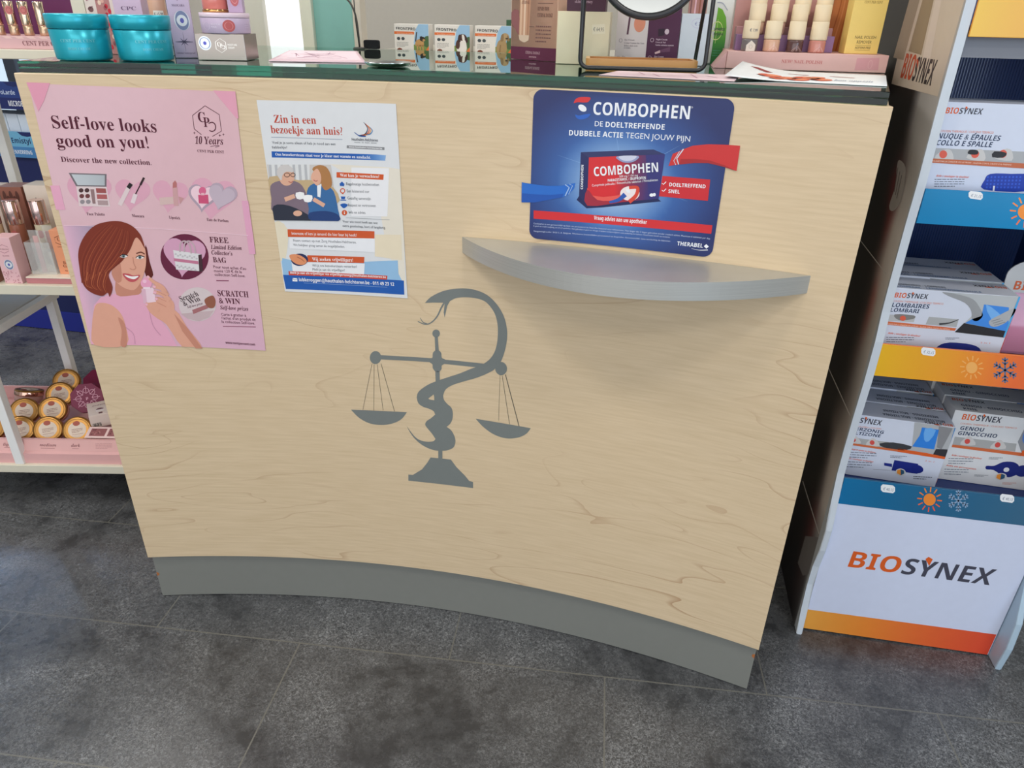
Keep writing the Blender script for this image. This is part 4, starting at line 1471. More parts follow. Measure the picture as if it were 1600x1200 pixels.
def art_back(P):
    P.poly([(520, 572), (966, 606), (872, 852), (590, 822), (690, 720), (694, 660), (640, 620)], (186, 190, 192), 1)
    P.poly([(520, 572), (620, 590), (700, 620), (740, 680), (752, 720), (720, 752), (690, 740), (686, 690), (650, 640), (560, 600)], (156, 158, 160), 2, 3)
    P.poly([(760, 650), (900, 668), (896, 790), (880, 812), (650, 764), (690, 740), (744, 720)], (66, 140, 226), 2)
    P.poly([(770, 650), (840, 700), (880, 760), (800, 740)], (120, 180, 240), 3, 2)
    P.poly([(786, 752), (850, 712), (920, 676), (938, 690), (880, 760), (810, 786)], (176, 178, 180), 4, 3)
    for i in range(3):
        P.line([(800 + i * 8, 752 + i * 12), (850 + i * 14, 736 + i * 10)], 4, (130, 132, 136), 5)
    P.poly([(644, 764), (882, 812), (868, 850), (590, 820)], (40, 38, 42), 3)
    logo(P, (232, 604), (430, 616), 30)
    P.text('COUSSIN THERMIQUE / CUSCINO TERMICO', 222, 632, 524, 652, 11, (224, 130, 100))
    P.text('LOMBAIRES', 216, 664, 438, 676, 26, TX, 'bold', 2, 0.1)
    P.text('LOMBARI', 206, 694, 378, 704, 24, TX, 'bold', 2, 0.1)
    P.poly([(168, 710), (360, 724), (350, 760), (160, 752)], (190, 190, 188), 1)
    P.poly([(234, 712), (350, 718), (346, 740), (260, 748)], (130, 128, 124), 2, 3)
    P.ell(284, 736, 18, 16, (222, 96, 70), 3)
    P.poly([(440, 726), (614, 742), (600, 790), (420, 774)], (176, 178, 178), 1)
    P.line([(500, 772), (560, 764), (614, 742)], 9, (60, 60, 62), 2, 3, taper=(1.4, 0.3))
    P.poly([(154, 752), (600, 796), (590, 812), (148, 774)], CR_, 3)
    P.text('SOULAGE PAR LA CHALEUR OU LE FROID - ALLEVIA CON IL CALDO O IL FREDDO', 180, 774, 560, 808, 8, (250, 226, 210), 'def', 4)
    P.text('Aide à soulager la douleur', 192, 834, 386, 852, 11, (222, 100, 70), 'bold', 2, 0.2)
    greek(P, 184, 850, 350, 890, 3, (90, 96, 110), 0.3)
    greek(P, 536, 852, 616, 868, 2, (90, 96, 110), 0.4)
    P.poly([(490, 910), (560, 884), (690, 896), (740, 930), (730, 990), (480, 960)], (34, 48, 128), 2, 3)
    P.text('2 in 1', 736, 886, 790, 890, 8, (230, 120, 90), 'def', 2)
    P.poly([(964, 608), (976, 608), (820, 1050), (806, 1046)], LRD, 3)
    P.poly([(956, 600), (968, 606), (874, 850), (866, 846)], (80, 170, 226), 4)


def top_back(T):
    T.text('LOMBAIRES - LOMBARI', 6, 74, 46, 74, 13, (84, 92, 112), 'bold')
    T.text('LOMBAAL - LENDENWIRBELSÄULE', 6, 92, 72, 92, 12, (70, 110, 160), 'bold')
    logo(T, (98, 22), (72, 22), -16)


L1 = 'white lower-back cushion box at the front of its row, on the shelf with orange lip'
lb = wrap_box('heat_cushion_box', L1, 'box', 0.7315, 0.222, LIPZ[2][0] + 0.0145, 0.194, 0.06, 0.1305, 0, (214, 219, 232), 'lower-back cushion boxes', art_back, [(212, 540), (965, 605), (810, 1049), (90, 997)], (1340, 300, 3.75), top_back)
copy_thing(lb, 0.0, 0.0635, 0.002, 'white lower-back cushion box, middle one of the row on the shelf with orange lip')
copy_thing(lb, -0.004, 0.127, 0.0, 'white lower-back cushion box, rearmost of the row on the shelf with orange lip', -0.02)


def thumbs(P, x0, y0, x1, y1, x2, y2, x3, y3, dots):
    P.poly([(x0, y0), (x1, y1), (x2, y2), (x3, y3)], (176, 176, 174), 1)
    for (x, y) in dots:
        P.poly([(x - 40, y + 20), (x - 10, y - 24), (x + 20, y - 26), (x + 50, y + 22)], (210, 206, 202), 2, 3)
        P.ell(x, y, 16, 16, (218, 84, 76), 3)


def art_multi(P):
    logo(P, (180, 532), (408, 554), 38)
    P.text('THERMISCH KUSSEN / COUSSIN', 170, 566, 410, 582, 10, (224, 130, 100))
    P.text('MEERZONIG', 180, 588, 424, 612, 22, TX, 'bold', 2, 0.1)
    P.text('MULTIZONE', 172, 618, 404, 638, 21, TX, 'bold', 2, 0.1)
    P.poly([(632, 520), (905, 548), (828, 764), (520, 728), (610, 690)], (180, 182, 184), 1)
    P.poly([(680, 554), (790, 566), (752, 704), (612, 690), (664, 610)], (50, 132, 222), 2)
    P.poly([(700, 560), (770, 570), (720, 650), (690, 640)], (110, 176, 240), 3, 2)
    P.poly([(790, 540), (880, 552), (800, 700), (770, 690)], (140, 140, 142), 2)
    P.poly([(764, 700), (838, 700), (824, 764), (736, 752)], (52, 50, 54), 3)
    P.poly([(520, 708), (700, 730), (830, 752), (826, 768), (510, 730)], LOR, 4)
    thumbs(P, 140, 640, 460, 668, 500, 726, 120, 690, [(228, 664), (352, 676)])
    P.poly([(400, 680), (490, 668), (610, 690), (560, 720), (430, 706)], (60, 60, 64), 4, 2)
    P.poly([(124, 676), (520, 716), (516, 730), (120, 690)], CR_, 5)
    P.text('Soulage et apaise les douleurs', 200, 730, 372, 748, 10, (222, 100, 70), 'bold')
    greek(P, 190, 742, 380, 790, 3, (110, 116, 130), 0.28)
    P.text('Aide à soulager la douleur', 186, 794, 360, 812, 10, (222, 100, 70), 'bold')
    greek(P, 176, 806, 350, 856, 3, (110, 116, 130), 0.28)
    greek(P, 470, 756, 576, 776, 2, (90, 96, 110), 0.4)
    P.poly([(430, 810), (480, 814), (480, 836), (430, 828)], (34, 46, 132), 2)
    P.poly([(496, 788), (646, 806), (640, 872), (476, 858)], (30, 42, 128), 3)
    P.ell(640, 840, 38, 27, (28, 40, 124), 4, 24, 0.1)
    P.ell(534, 866, 32, 24, (216, 214, 210), 5)
    P.poly([(534, 846), (512, 854), (510, 874), (534, 886)], (240, 150, 60), 6)
    P.poly([(534, 846), (556, 854), (556, 874), (534, 886)], (50, 90, 120), 6)
    P.line([(470, 858), (360, 856)], 2, (140, 140, 146), 3)
    greek(P, 614, 884, 730, 910, 2, (90, 96, 110), 0.4)
    P.text('2 in 1', 690, 786, 746, 792, 8, (230, 120, 90))
    P.poly([(822, 764), (836, 764), (772, 930), (752, 926)], (232, 130, 60), 3)
    P.poly([(892, 548), (906, 550), (832, 760), (824, 758)], (40, 130, 200), 3)


def top_multi(T):
    T.text('MULTIZONES - MULTIZONA', 92, 66, 34, 66, -15, (84, 92, 112), 'bold')
    T.text('MEERZONIG - MULTIZONE', 88, 40, 36, 40, -14, (84, 92, 112), 'bold')
    logo(T, (98, 84), (72, 84), -15)


mz = wrap_box('heat_cushion_box', 'white multi-zone cushion box at the front of its row, on the lowest display shelf', 'box', 0.731, 0.258, LIPZ[1][0] + 0.0145, 0.180, 0.058, 0.131, math.radians(-4), (214, 219, 233), 'multi-zone cushion boxes', art_multi,
              [(191, 475), (900, 545), (743, 955), (99, 891)], (1280, 540, 4.284), top_multi)
copy_thing(mz, 0.004, 0.062, 0.0, 'white multi-zone cushion box, middle one of the row on the lowest display shelf')
copy_thing(mz, 0.002, 0.124, 0.002, 'white multi-zone cushion box, rearmost of the row on the lowest display shelf', 0.03)


def art_knee(P):
    logo(P, (904, 510), (1124, 532), 32)
    P.text('COUSSIN THERMIQUE / CUSCINO TERMICO', 900, 538, 1220, 566, 9, (224, 130, 100))
    P.text('GENOU', 900, 570, 1036, 582, 22, TX, 'bold', 2, 0.1)
    P.text('GINOCCHIO', 890, 600, 1116, 618, 22, TX, 'bold', 2, 0.1)
    P.poly([(1290, 500), (1420, 520), (1388, 730), (1270, 700), (1240, 640), (1262, 560)], (150, 152, 156), 1)
    P.poly([(1290, 510), (1380, 520), (1370, 640), (1310, 670), (1262, 630), (1270, 560)], (92, 130, 196), 2, 3)
    P.ell(1306, 590, 22, 22, (180, 182, 186), 3)
    thumbs(P, 876, 612, 1236, 652, 1236, 700, 866, 664, [(952, 640), (1130, 660)])
    P.poly([(866, 660), (1276, 706), (1272, 726), (862, 676)], CR_, 5)
    P.poly([(1276, 690), (1390, 710), (1384, 740), (1268, 724)], LOR, 5)
    P.text('Aide à soulager la douleur', 866, 732, 1050, 752, 10, (222, 100, 70), 'bold')
    greek(P, 850, 742, 1000, 790, 3, (110, 116, 130), 0.28)
    P.text('Aide en prévention', 838, 800, 1024, 822, 10, (222, 100, 70), 'bold')
    greek(P, 830, 814, 980, 864, 3, (110, 116, 130), 0.28)
    greek(P, 1092, 736, 1172, 752, 2, (90, 96, 110), 0.4)
    P.poly([(1084, 794), (1130, 792), (1180, 766), (1240, 766), (1276, 792), (1276, 840), (1230, 866), (1180, 850), (1130, 820), (1086, 816)], (34, 44, 120), 2, 3)
    P.ell(1206, 816, 17, 15, (226, 226, 230), 3)
    P.ell(1302, 822, 46, 38, (36, 46, 120), 3)
    P.ell(1180, 862, 36, 24, (216, 214, 210), 4)
    P.poly([(1180, 842), (1156, 850), (1154, 872), (1180, 884)], (240, 150, 60), 5)
    P.poly([(1180, 842), (1204, 850), (1204, 872), (1180, 884)], (50, 90, 120), 5)
    greek(P, 1020, 852, 1104, 868, 2, (90, 96, 110), 0.4)
    greek(P, 1198, 900, 1280, 916, 2, (210, 120, 80), 0.4)
    P.poly([(1384, 880), (1398, 882), (1366, 960), (1340, 954)], (232, 130, 60), 4)
    P.text('2 in 1', 1320, 756, 1366, 760, 8, (230, 120, 90))


def top_knee(T):
    logo(T, (4, 30), (38, 30), 16)
    T.text('GENOU - GINOCCHIO', 10, 66, 72, 66, 15, (84, 92, 112), 'bold')
    T.text('KNIE', 10, 88, 24, 88, 13, (84, 92, 112), 'bold')


kn = wrap_box('heat_cushion_box', 'white knee cushion box at the front of its row, on the lowest display shelf', 'box', 0.916, 0.279, LIPZ[1][0] + 0.0145, 0.163, 0.058, 0.149, math.radians(-3), (226, 226, 226), 'knee cushion boxes', art_knee,
              [(865, 457), (1420, 527), (1352, 955), (752, 885)], (1280, 540, 4.284), top_knee)
copy_thing(kn, 0.002, 0.062, 0.0, 'white knee cushion box, middle one of the row on the lowest display shelf')
copy_thing(kn, 0.0, 0.124, 0.001, 'white knee cushion box, rearmost of the row on the lowest display shelf', 0.02)

# hanging pouch beside the lower-back boxes
pz = LIPZ[2][0] + 0.0145
pouch = thing('gel_pack_pouch', 'pink gel pack in a clear pouch with white arched hanger, beside the lower-back boxes', 'pouch', (0.985, 0.30, pz))
b = MB()
fr = [(0.0, 0.0), (0.098, 0.0), (0.102, 0.05), (0.098, 0.125), (0.0, 0.125), (-0.003, 0.05)]
MP = Matrix.Translation((0.938, 0.305, pz)) @ Matrix.Rotation(math.radians(82), 4, 'X')
b.prism(fr, -0.009, 0.009, 'gloss', (222, 150, 178), MP, 0.006)
b.build('gel_bag', pouch)
b = MB()
arch = [(-0.002, 0.112), (0.100, 0.112)] + [(0.049 + 0.051 * math.cos(a), 0.140 + 0.030 * math.sin(a)) for a in [math.pi * k / 16 for k in range(17)]]
b.prism(arch, -0.0012, 0.0012, 'card', (214, 214, 212), Matrix.Translation((0.938, 0.294, pz)) @ Matrix.Rotation(math.radians(84), 4, 'X'))
ax = Matrix.Translation((0.938, 0.294, pz)) @ Matrix.Rotation(math.radians(84), 4, 'X')
P = Print(b, lambda u, v, h: ax @ Vector((u, v, 0.0014 + h)), [(0, .17), (.098, .17), (.098, .112), (0, .112)], None, 'card')
P.poly([(40, 40), (44, 32), (56, 30), (70, 32), (74, 40), (70, 46), (44, 46)], (40, 44, 60), 1, 2)
logo(P, (14, 92), (110, 92), 26)
b.build('hanger_card', pouch)

# ================================================================== WHITE RACK BESIDE THE COUNTER
TH = math.radians(10.5)
RM = Matrix.Translation((-1.154, 0.2165, 0)) @ Matrix.Rotation(TH, 4, 'Z')
RV = lambda r, d, z: RM @ Vector((r, d, z))
RDX, RDY = (RM.to_3x3() @ Vector((1, 0, 0))), (RM.to_3x3() @ Vector((0, 1, 0)))


def rsurf(r, d, z, tilt=0.0):
    """sheet standing in the rack, facing its front"""
    up = (RM.to_3x3() @ Vector((0, math.sin(tilt), math.cos(tilt))))
    return flat_surf(RV(r, d, z), RDX, up, RDX.cross(up))


rack = thing('display_rack', 'white metal shop rack with pale shelves of cosmetics beside the counter', 'rack', RV(0.09, 0.17, 0))
RW, SH = (240, 240, 238), (224, 218, 198)
for z0, z1 in ((0.100, 0.1215), (0.5610, 0.5825), (1.0240, 1.0400)):
    b = MB()
    b.box(-0.245, 0.42 if z0 < 1 else 0.455, 0.0, 0.36, z0, z1, 'painted', SH, 0.0012, RM)
    b.build('shelf', rack)
b = MB()
b.box(-0.12, 0.03, 0.012, 0.33, 0.447, 0.454, 'painted', (206, 206, 204), 0.001, RM)
b.build('under_shelf', rack)
for r, d in ((0.052, 0.014), (0.020, 0.335), (0.40, 0.335), (-0.232, 0.335), (-0.232, 0.014)):
    b = MB()
    b.box(r - 0.0105, r + 0.0105, d - 0.0105, d + 0.0105, 0.0015 if (d > 0.1 or r < 0) else 0.1216, 1.0239 if d > 0.1 else 0.5609, 'painted', RW, 0.0015, RM)
    b.build('post', rack)
for r in (0.043, -0.232):
    b = MB()
    b.box(r - 0.010, r + 0.010, 0.0248, 0.3242, 0.432, 0.452, 'painted', RW, 0.0015, RM)
    b.build('side_rail', rack)

# ---- lower shelf: powder display and its jars
ZL = 0.1217
tr = thing('powder_tray', 'pink cardboard counter tray labelled light medium dark, filled with gold powder jars', 'display tray', RV(0.1, 0.15, ZL))
b = MB()
prof = [(0.010, 0.0), (0.012, 0.026), (0.020, 0.030), (0.030, 0.056), (0.036, 0.056), (0.036, 0.014), (0.31, 0.014), (0.31, 0.05), (0.316, 0.05), (0.316, 0.0)]
M2 = RM @ Matrix(((0, 0, 1, 0), (1, 0, 0, 0), (0, 1, 0, ZL), (0, 0, 0, 1)))
b.prism(prof, -0.20, 0.40, 'card', (222, 172, 170), M2)
b.build('tray', tr)
b = MB()
P = Print(b, rsurf(-0.05, 0.0195, ZL + 0.030, 0.365), R4(0.45, 0.027), [(0, 0), (450, 0), (450, 27), (0, 27)], 'card')
P.rect_(0, 0, 450, 27, (226, 176, 172), 1)
for t, x0, x1 in (('light', 62, 84), ('medium', 150, 190), ('dark', 226, 248)):
    P.text(t, x0, 16, x1, 16, 7, (120, 60, 64), 'serifi')
    P.rect_(x0 + 2, 20, x1 - 4, 21, (160, 100, 104), 2)
greek(P, 285, 6, 325, 20, 5, (180, 120, 122), 0.3)
P.ring(350, 10, 6, 5, 1, (180, 120, 122), 2)
greek(P, 372, 8, 400, 20, 4, (180, 120, 122), 0.3)
P = Print(b, rsurf(-0.05, 0.0105, ZL + 0.001, 0.07), R4(0.45, 0.024), [(0, 0), (450, 0), (450, 24), (0, 24)], 'card')
P.rect_(0, 0, 450, 24, (198, 142, 146), 1)
P.text('shimmer powders', 62, 15, 142, 15, 7, (130, 66, 70), 'serifi')
P = Print(b, flat_surf(RV(0.205, 0.036, ZL + 0.058), RDX, RDY * 0.9 + Vector((0, 0, 0.35)), Vector((0, 0, 1))), R4(0.15, 0.034), [(0, 0), (150, 0), (150, 34), (0, 34)], 'card')
P.poly([(0, 0), (150, 0), (150, 34), (0, 34)], (236, 204, 200), 1)
for k in range(3):
    P.rect_(8 + k * 44, 5, 46 + k * 44, 28, (150, 92, 94), 2)
    for q in range(14):
        P.ell(12 + k * 44 + random.random() * 30, 8 + random.random() * 17, 2.5, 1.8, random.choice([(186, 130, 128), (110, 62, 66), (170, 110, 110)]), 3, 7)
b.build('printed_front', tr)

GOLD, PKJ = (172, 126, 68), (206, 160, 150)


def make_jar(label, r, d, z, ax=(0.30, -0.78, 0.55), face='label', first=None):
    axis = (RM.to_3x3() @ Vector(ax)).normalized()
    R = axis.to_track_quat('Z', 'Y').to_matrix().to_4x4()
    M = Matrix.Translation(RV(r, d, z)) @ R
    j = thing('powder_jar', label, 'jar', (0, 0, 0), 'gold powder jars in the pink tray')
    j.matrix_world = M
    j.rotation_mode = 'XYZ'
    j.location, j.rotation_euler = M.translation, M.to_euler()
    b = MB()
    b.lathe([(0.0285, -0.017), (0.0315, -0.015), (0.032, 0.002)], 'plastic', PKJ, M, 28)
    b.build('pot', j)
    b = MB()
    b.lathe([(0.033, 0.0022), (0.0335, 0.004), (0.0335, 0.013), (0.032, 0.0165), (0.0285, 0.0172)], 'pearl', GOLD, M, 28, cols=[('shiny_metal', (216, 176, 150)), ('shiny_metal', (222, 180, 160)), ('metal', GOLD), ('metal', GOLD)])
    b.build('lid', j)
    b = MB()
    P = Print(b, lambda u, v, h: M @ Vector((u, v, 0.0174 + h)), [(-.03, .03), (.03, .03), (.03, -.03), (-.03, -.03)], None, 'paper')
    P.ell(50, 50, 33, 33, (232, 214, 196), 0, 32)
    P.ring(50, 50, 44, 44, 3, (168, 122, 62), 0)
    P.ell(50, 24, 13, 10, (176, 96, 82), 1, 16)
    greek(P, 30, 44, 70, 62, 3, (150, 100, 90), 0.35)
    P.line([(30, 68), (70, 68)], 2, (190, 150, 140), 1)
    b.build('round_label', j)
    return j


J0 = make_jar('gold powder jar at the front of the tray above the word medium', 0.100, 0.074, 0.178)
JR = [('gold powder jar at the front of the tray above the word dark', 0.172, 0.074, 0.178, None),
      ('gold powder jar half hidden behind the white front post', 0.029, 0.076, 0.176, None),
      ('gold powder jar leaning behind the one above medium', 0.078, 0.140, 0.196, None),
      ('gold powder jar just behind the white post, one row back', 0.006, 0.140, 0.192, None),
      ('gold powder jar resting against the front burgundy octagonal box', 0.062, 0.205, 0.204, None),
      ('gold powder jar at the back of the tray before the rear post', 0.045, 0.270, 0.210, None),
      ('gold powder jar outside the white post at the tray end', -0.045, 0.08, 0.176, None),
      ('gold powder jar lying tipped with pink base forward at the tray rear', -0.030, 0.215, 0.196, (0.1, 0.35, 0.9))]
MJ = world_of(J0)
for lb_, r, d, z, ax in JR:
    c = copy_thing(J0, 0, 0, 0, lb_)
    axis = (RM.to_3x3() @ Vector(ax or (0.30 + random.uniform(-.08, .08), -0.78, 0.55 + random.uniform(-.08, .08)))).normalized()
    c.location = RV(r, d, z)
    c.rotation_euler = axis.to_track_quat('Z', 'Y').to_euler()

BUR = (124, 24, 66)


def octagon(label, r, d, z, ax, orn):
    axis = (RM.to_3x3() @ Vector(ax)).normalized()
    M = Matrix.Translation(RV(r, d, z)) @ axis.to_track_quat('Z', 'Y').to_matrix().to_4x4()
    b = MB()
    p8 = [(0.040 * math.cos(math.pi * (k + .5) / 4), 0.040 * math.sin(math.pi * (k + .5) / 4)) for k in range(8)]
    b.prism(p8, -0.011, 0.011, 'card', BUR, M, 0.001)
    if orn:
        P = Print(b, lambda u, v, h: M @ Vector((u, v, 0.0112 + h)), [(-.04, .04), (.04, .04), (.04, -.04), (-.04, -.04)], None, 'card')
        c1 = (226, 170, 190)
        for k in range(8):
            a = math.pi * k / 4
            P.ring(50 + 24 * math.cos(a), 50 + 24 * math.sin(a), 8, 8, 1.4, c1, 1, 14)
            P.line([(50 + 14 * math.cos(a), 50 + 14 * math.sin(a)), (50 + 38 * math.cos(a), 50 + 38 * math.sin(a))], 1.6, c1, 1)
        P.text('p', 47, 54, 54, 54, 9, c1, 'serif', 2)
    return tag(b.build('octagonal_box', None, M.translation), label, 'box', 'burgundy octagonal boxes')


octagon('burgundy octagonal box with pale lace ornament, front of the two', 0.152, 0.172, 0.215, (0.28, -0.8, 0.5), True)
octagon('plain-faced burgundy octagonal box tucked behind the ornamented one', 0.155, 0.232, 0.226, (0.2, -0.7, 0.75), False)


def art_wc(P):
    for k in range(9):
        P.rect_(8 + k * 4, 62, 9.6 + k * 4 + (k % 3) * 0.7, 90, (60, 66, 60), 2)


def top_wc(T):
    T.text('pressed powder', 24, 30, 84, 30, 9, (150, 110, 110), 'serif')
    T.ell(52, 62, 17, 12, (120, 74, 74), 2)
    T.poly([(34, 62), (70, 62), (70, 78), (34, 78)], (240, 226, 222), 3)
    T.rect_(44, 82, 60, 92, (110, 66, 66), 2)


q = RV(0.205, 0.074, 0.1825)
wrap_box('carton', 'small cream carton with barcode leaning on the burgundy boxes', 'box', q.x, q.y, q.z, 0.052, 0.075, 0.034, TH + 0.55, (232, 214, 204), None, art_wc, None, None, top_wc)
b = MB()
b.box(0.128, 0.166, 0.322, 0.334, 0.1725, 0.300, 'card', (196, 128, 72), 0.001, RM)
tag(b.build('card_sleeve', None, RV(0.147, 0.328, 0.1725)), 'orange-brown card sleeve standing at the back of the powder tray', 'sleeve')

# ---- middle shelf
ZM = 0.5827


def rbox(label, r, d, z, w, dd, h, base, art=None, yaw=0.0, name='carton', group=None, topart=None, mat='card', cat='box'):
    q = RV(r, d, z)
    return wrap_box(name, label, cat, q.x, q.y, q.z, w, dd, h, TH + yaw, base, group, art, None, None, topart, 0.0007, mat)


def hexmark(P, cx_, cy_, rx, ry, c, w=1.5, lay=2):
    P.line([(cx_ + rx * math.cos(math.pi * (k + .5) / 3), cy_ + ry * math.sin(math.pi * (k + .5) / 3)) for k in range(6)], w, c, lay, closed=True)


def cpc_mark(P, x0, y0, x1, y1, h, c, lay=2):
    P.text('C', x0, y0 - h * 0.3, x0 + (x1 - x0) * 0.4, y0 - h * 0.3, h, c, 'serif', lay)
    P.text('P', x0 + (x1 - x0) * 0.34, y0, x0 + (x1 - x0) * 0.68, y0, h, c, 'serif', lay)
    xs = x0 + (x1 - x0) * 0.62
    P.line([(xs, y0 + h * 0.1 - h * .5), (xs + (x1 - x0) * 0.3, y0 - h * 0.5), (x1, y0 - h * 0.2), (xs + (x1 - x0) * 0.3, y0 + h * 0.25), (xs, y0 + h * 0.15)], h * 0.12, c, lay, 3)


def seal(P, cx_, cy_, rx, ry):
    P.ell(cx_, cy_, rx, ry, (222, 228, 232), 2)
    P.ring(cx_, cy_, rx * 0.78, ry * 0.78, rx * 0.14, (120, 132, 168), 3, 24)
    P.ell(cx_, cy_, rx * 0.26, ry * 0.26, (92, 92, 176), 3)


def art_pink(P):
    hexmark(P, 50, 24, 32, 9, (196, 140, 150), 1.4)
    P.text('CENT PER CENT', 20, 26, 80, 26, 2.6, (150, 90, 100), 'serif')
    seal(P, 54, 58, 26, 11)
    P.text('lip scrub', 34, 40, 70, 40, 3, (170, 110, 120), 'serif')
    for k in range(40):
        P.ell(6 + random.random() * 88, 72 + random.random() * 26, 3.5, 1.2, (204, 140, 150), 2, 7)


pcart = rbox('pink carton with round seal standing at the front edge of the middle shelf', 0.154, 0.010, ZM, 0.037, 0.037, 0.100, (234, 190, 194), art_pink)
rbox('brown patterned carton beside the pink one, cut by the picture edge', 0.098, 0.010, ZM, 0.040, 0.04, 0.080, (150, 104, 86), lambda P: P.ell(50, 60, 30, 22, (226, 196, 180), 2))
hb = thing('sample_stand', 'low white-topped pink stand with a clear acrylic holder', 'stand', RV(0.27, 0.06, ZM))
b = MB()
b.box(0.199, 0.345, 0.012, 0.105, ZM, ZM + 0.0115, 'card', (196, 128, 132), 0.0006, RM)
b.build('base', hb)
b = MB()
b.box(0.199, 0.345, 0.012, 0.105, ZM + 0.0117, ZM + 0.0145, 'card', (238, 226, 208), 0.0006, RM)
b.build('top_board', hb)
ZT_ = ZM + 0.0147
b = MB()
for x0, x1, d0, d1 in ((0.204, 0.257, 0.030, 0.0320), (0.204, 0.2060, 0.0322, 0.078), (0.255, 0.257, 0.0322, 0.078), (0.204, 0.257, 0.0782, 0.0802)):
    b.box(x0, x1, d0, d1, ZT_, ZT_ + 0.070 + (0.012 if d0 > 0.07 else 0), 'clear', (236, 240, 240), 0.0004, RM)
b.build('acrylic_holder', hb)


def sleeve(label, r, d, h, c, w):
    s_ = thing('sample_sleeve', label, 'sleeve', RV(r, d, ZT_ + 0.0005))
    b = MB()
    b.box(r - 0.011, r + 0.011, d, d + 0.0016, ZT_ + 0.0005, ZT_ + h, 'clear', (236, 236, 232), 0.0003, RM)
    b.build('clear_sleeve', s_)
    b = MB()
    b.box(r - w, r + w, d + 0.002, d + 0.005, ZT_ + 0.0005, ZT_ + h * 0.86, 'plastic', c, 0.0006, RM)
    b.build('stick', s_)


sleeve('clear sleeve holding a pale pink stick in the acrylic holder', 0.224, 0.040, 0.094, (236, 160, 160), 0.005)
sleeve('clear sleeve with a dull rose stick behind the pink one', 0.240, 0.064, 0.098, (176, 100, 98), 0.0075)
sleeve('short cream stick in a clear sleeve at the holder corner', 0.244, 0.044, 0.052, (232, 222, 204), 0.004)


def art_or(P):
    hexmark(P, 50, 22, 34, 11, (150, 84, 52))
    cpc_mark(P, 32, 26, 70, 26, 8, (150, 84, 52))
    P.text('CENT PER CENT', 24, 38, 78, 38, 2.2, (150, 84, 52), 'serif')
    P.text('Baby', 30, 76, 78, 76, 6, (140, 74, 48), 'serif')
    P.text('Gloss', 26, 84, 84, 84, 6, (140, 74, 48), 'serif')
    P.text('lip gloss', 30, 93, 70, 93, 3, (140, 74, 48), 'serif')


rbox('orange carton for lip gloss standing on the low pink stand', 0.2615, 0.034, ZT_, 0.042, 0.030, 0.096, (238, 160, 120), art_or)


def make_tube(label, r, d, body, cap_h=0.052):
    t = thing('foundation_tube', label, 'tube', RV(r, d, ZM), 'foundation tubes on the middle shelf')
    M = Matrix.Translation(RV(r, d, ZM)) @ Matrix.Rotation(TH, 4, 'Z')
    b = MB()
    b.lathe([(0.0145, 0.0), (0.0155, 0.002), (0.0155, 0.102), (0.0150, 0.104)], 'plastic', body, M, 28)
    P = Print(b, lambda u, v, h: M @ Vector(((0.0156 + h) * math.sin(u / 0.0156), -(0.0156 + h) * math.cos(u / 0.0156), v)), [(-.014, .1), (.014, .1), (.014, 0), (-.014, 0)], None, 'paper', 0.003)
    P.ell(50, 16, 26, 9, (176, 92, 88), 1)
    P.line([(20, 44), (80, 44)], 0.8, (120, 90, 80), 1)
    b.build('tube_body', t)
    b = MB()
    b.lathe([(0.0152, 0.1042), (0.0158, 0.106), (0.0158, 0.104 + cap_h - 0.003), (0.0145, 0.104 + cap_h)], 'shiny_metal', (226, 196, 190), M, 28)
    b.build('cap', t)
    return t


make_tube('foundation tube with brown body and mirrored striped cap', 0.150, 0.105, (150, 90, 68))
make_tube('foundation tube with pale cream body and mirrored cap carrying a price tag', 0.203, 0.110, (206, 196, 168))
make_tube('foundation tube with beige body and round red mark at the picture edge', 0.104, 0.10, (208, 178, 140))


def art_w(P):
    hexmark(P, 44, 34, 30, 18, (70, 50, 50), 2)
    cpc_mark(P, 26, 40, 64, 40, 12, (70, 50, 50))
    P.text('CENT PER CENT', 16, 62, 74, 62, 3, (120, 90, 90), 'serif')


rbox('white carton with hexagon emblem at the back of the middle shelf', 0.152, 0.158, ZM, 0.050, 0.05, 0.176, (236, 222, 208), art_w)
rbox('brown printed carton in the back row between two white ones', 0.098, 0.155, ZM, 0.050, 0.05, 0.172, (150, 96, 80), lambda P: [P.ell(20 + k * 14, 12 + (k % 2) * 6, 8, 7, (96, 58, 50), 2) for k in range(5)])
rbox('pale blank carton in the back row at the picture edge', 0.040, 0.150, ZM, 0.054, 0.05, 0.172, (238, 220, 206))
rbox('cream carton with brown leaf sketch, last of the back row', 0.207, 0.168, ZM, 0.05, 0.05, 0.150, (230, 206, 188), lambda P: [P.line([(30 + k * 8, 30 + k * 5), (60 + k * 4, 22 + k * 6)], 3, (150, 100, 84), 2) for k in range(4)])

# ---- top shelf: lipstick display
ZU = 1.0402
ld = thing('lipstick_display', 'pink cardboard lipstick stand with purple backing on the top rack shelf', 'display stand', RV(0.3, 0.08, ZU))
b = MB()
b.box(0.05, 0.418, 0.016, 0.14, ZU, ZU + 0.0215, 'card', (216, 174, 176), 0.0008, RM)
P = Print(b, rsurf(0.05, 0.016, ZU), R4(0.368, 0.0215), [(0, 0), (368, 0), (368, 21.5), (0, 21.5)], 'card')
P.text('CENT PER CENT', 274, 15, 352, 15, 7.5, (130, 78, 84), 'serif')
for k in range(9):
    P.poly([(150 + k * 22, 0), (164 + k * 22, 0), (170 + k * 22, 4), (158 + k * 22, 4)], (232, 196, 190), 1)
b.build('base', ld)
b = MB()
b.box(0.10, 0.417, 0.133, 0.139, ZU + 0.0217, ZU + 0.085, 'card', (98, 40, 84), 0.0006, RM)
b.build('backing_card', ld)


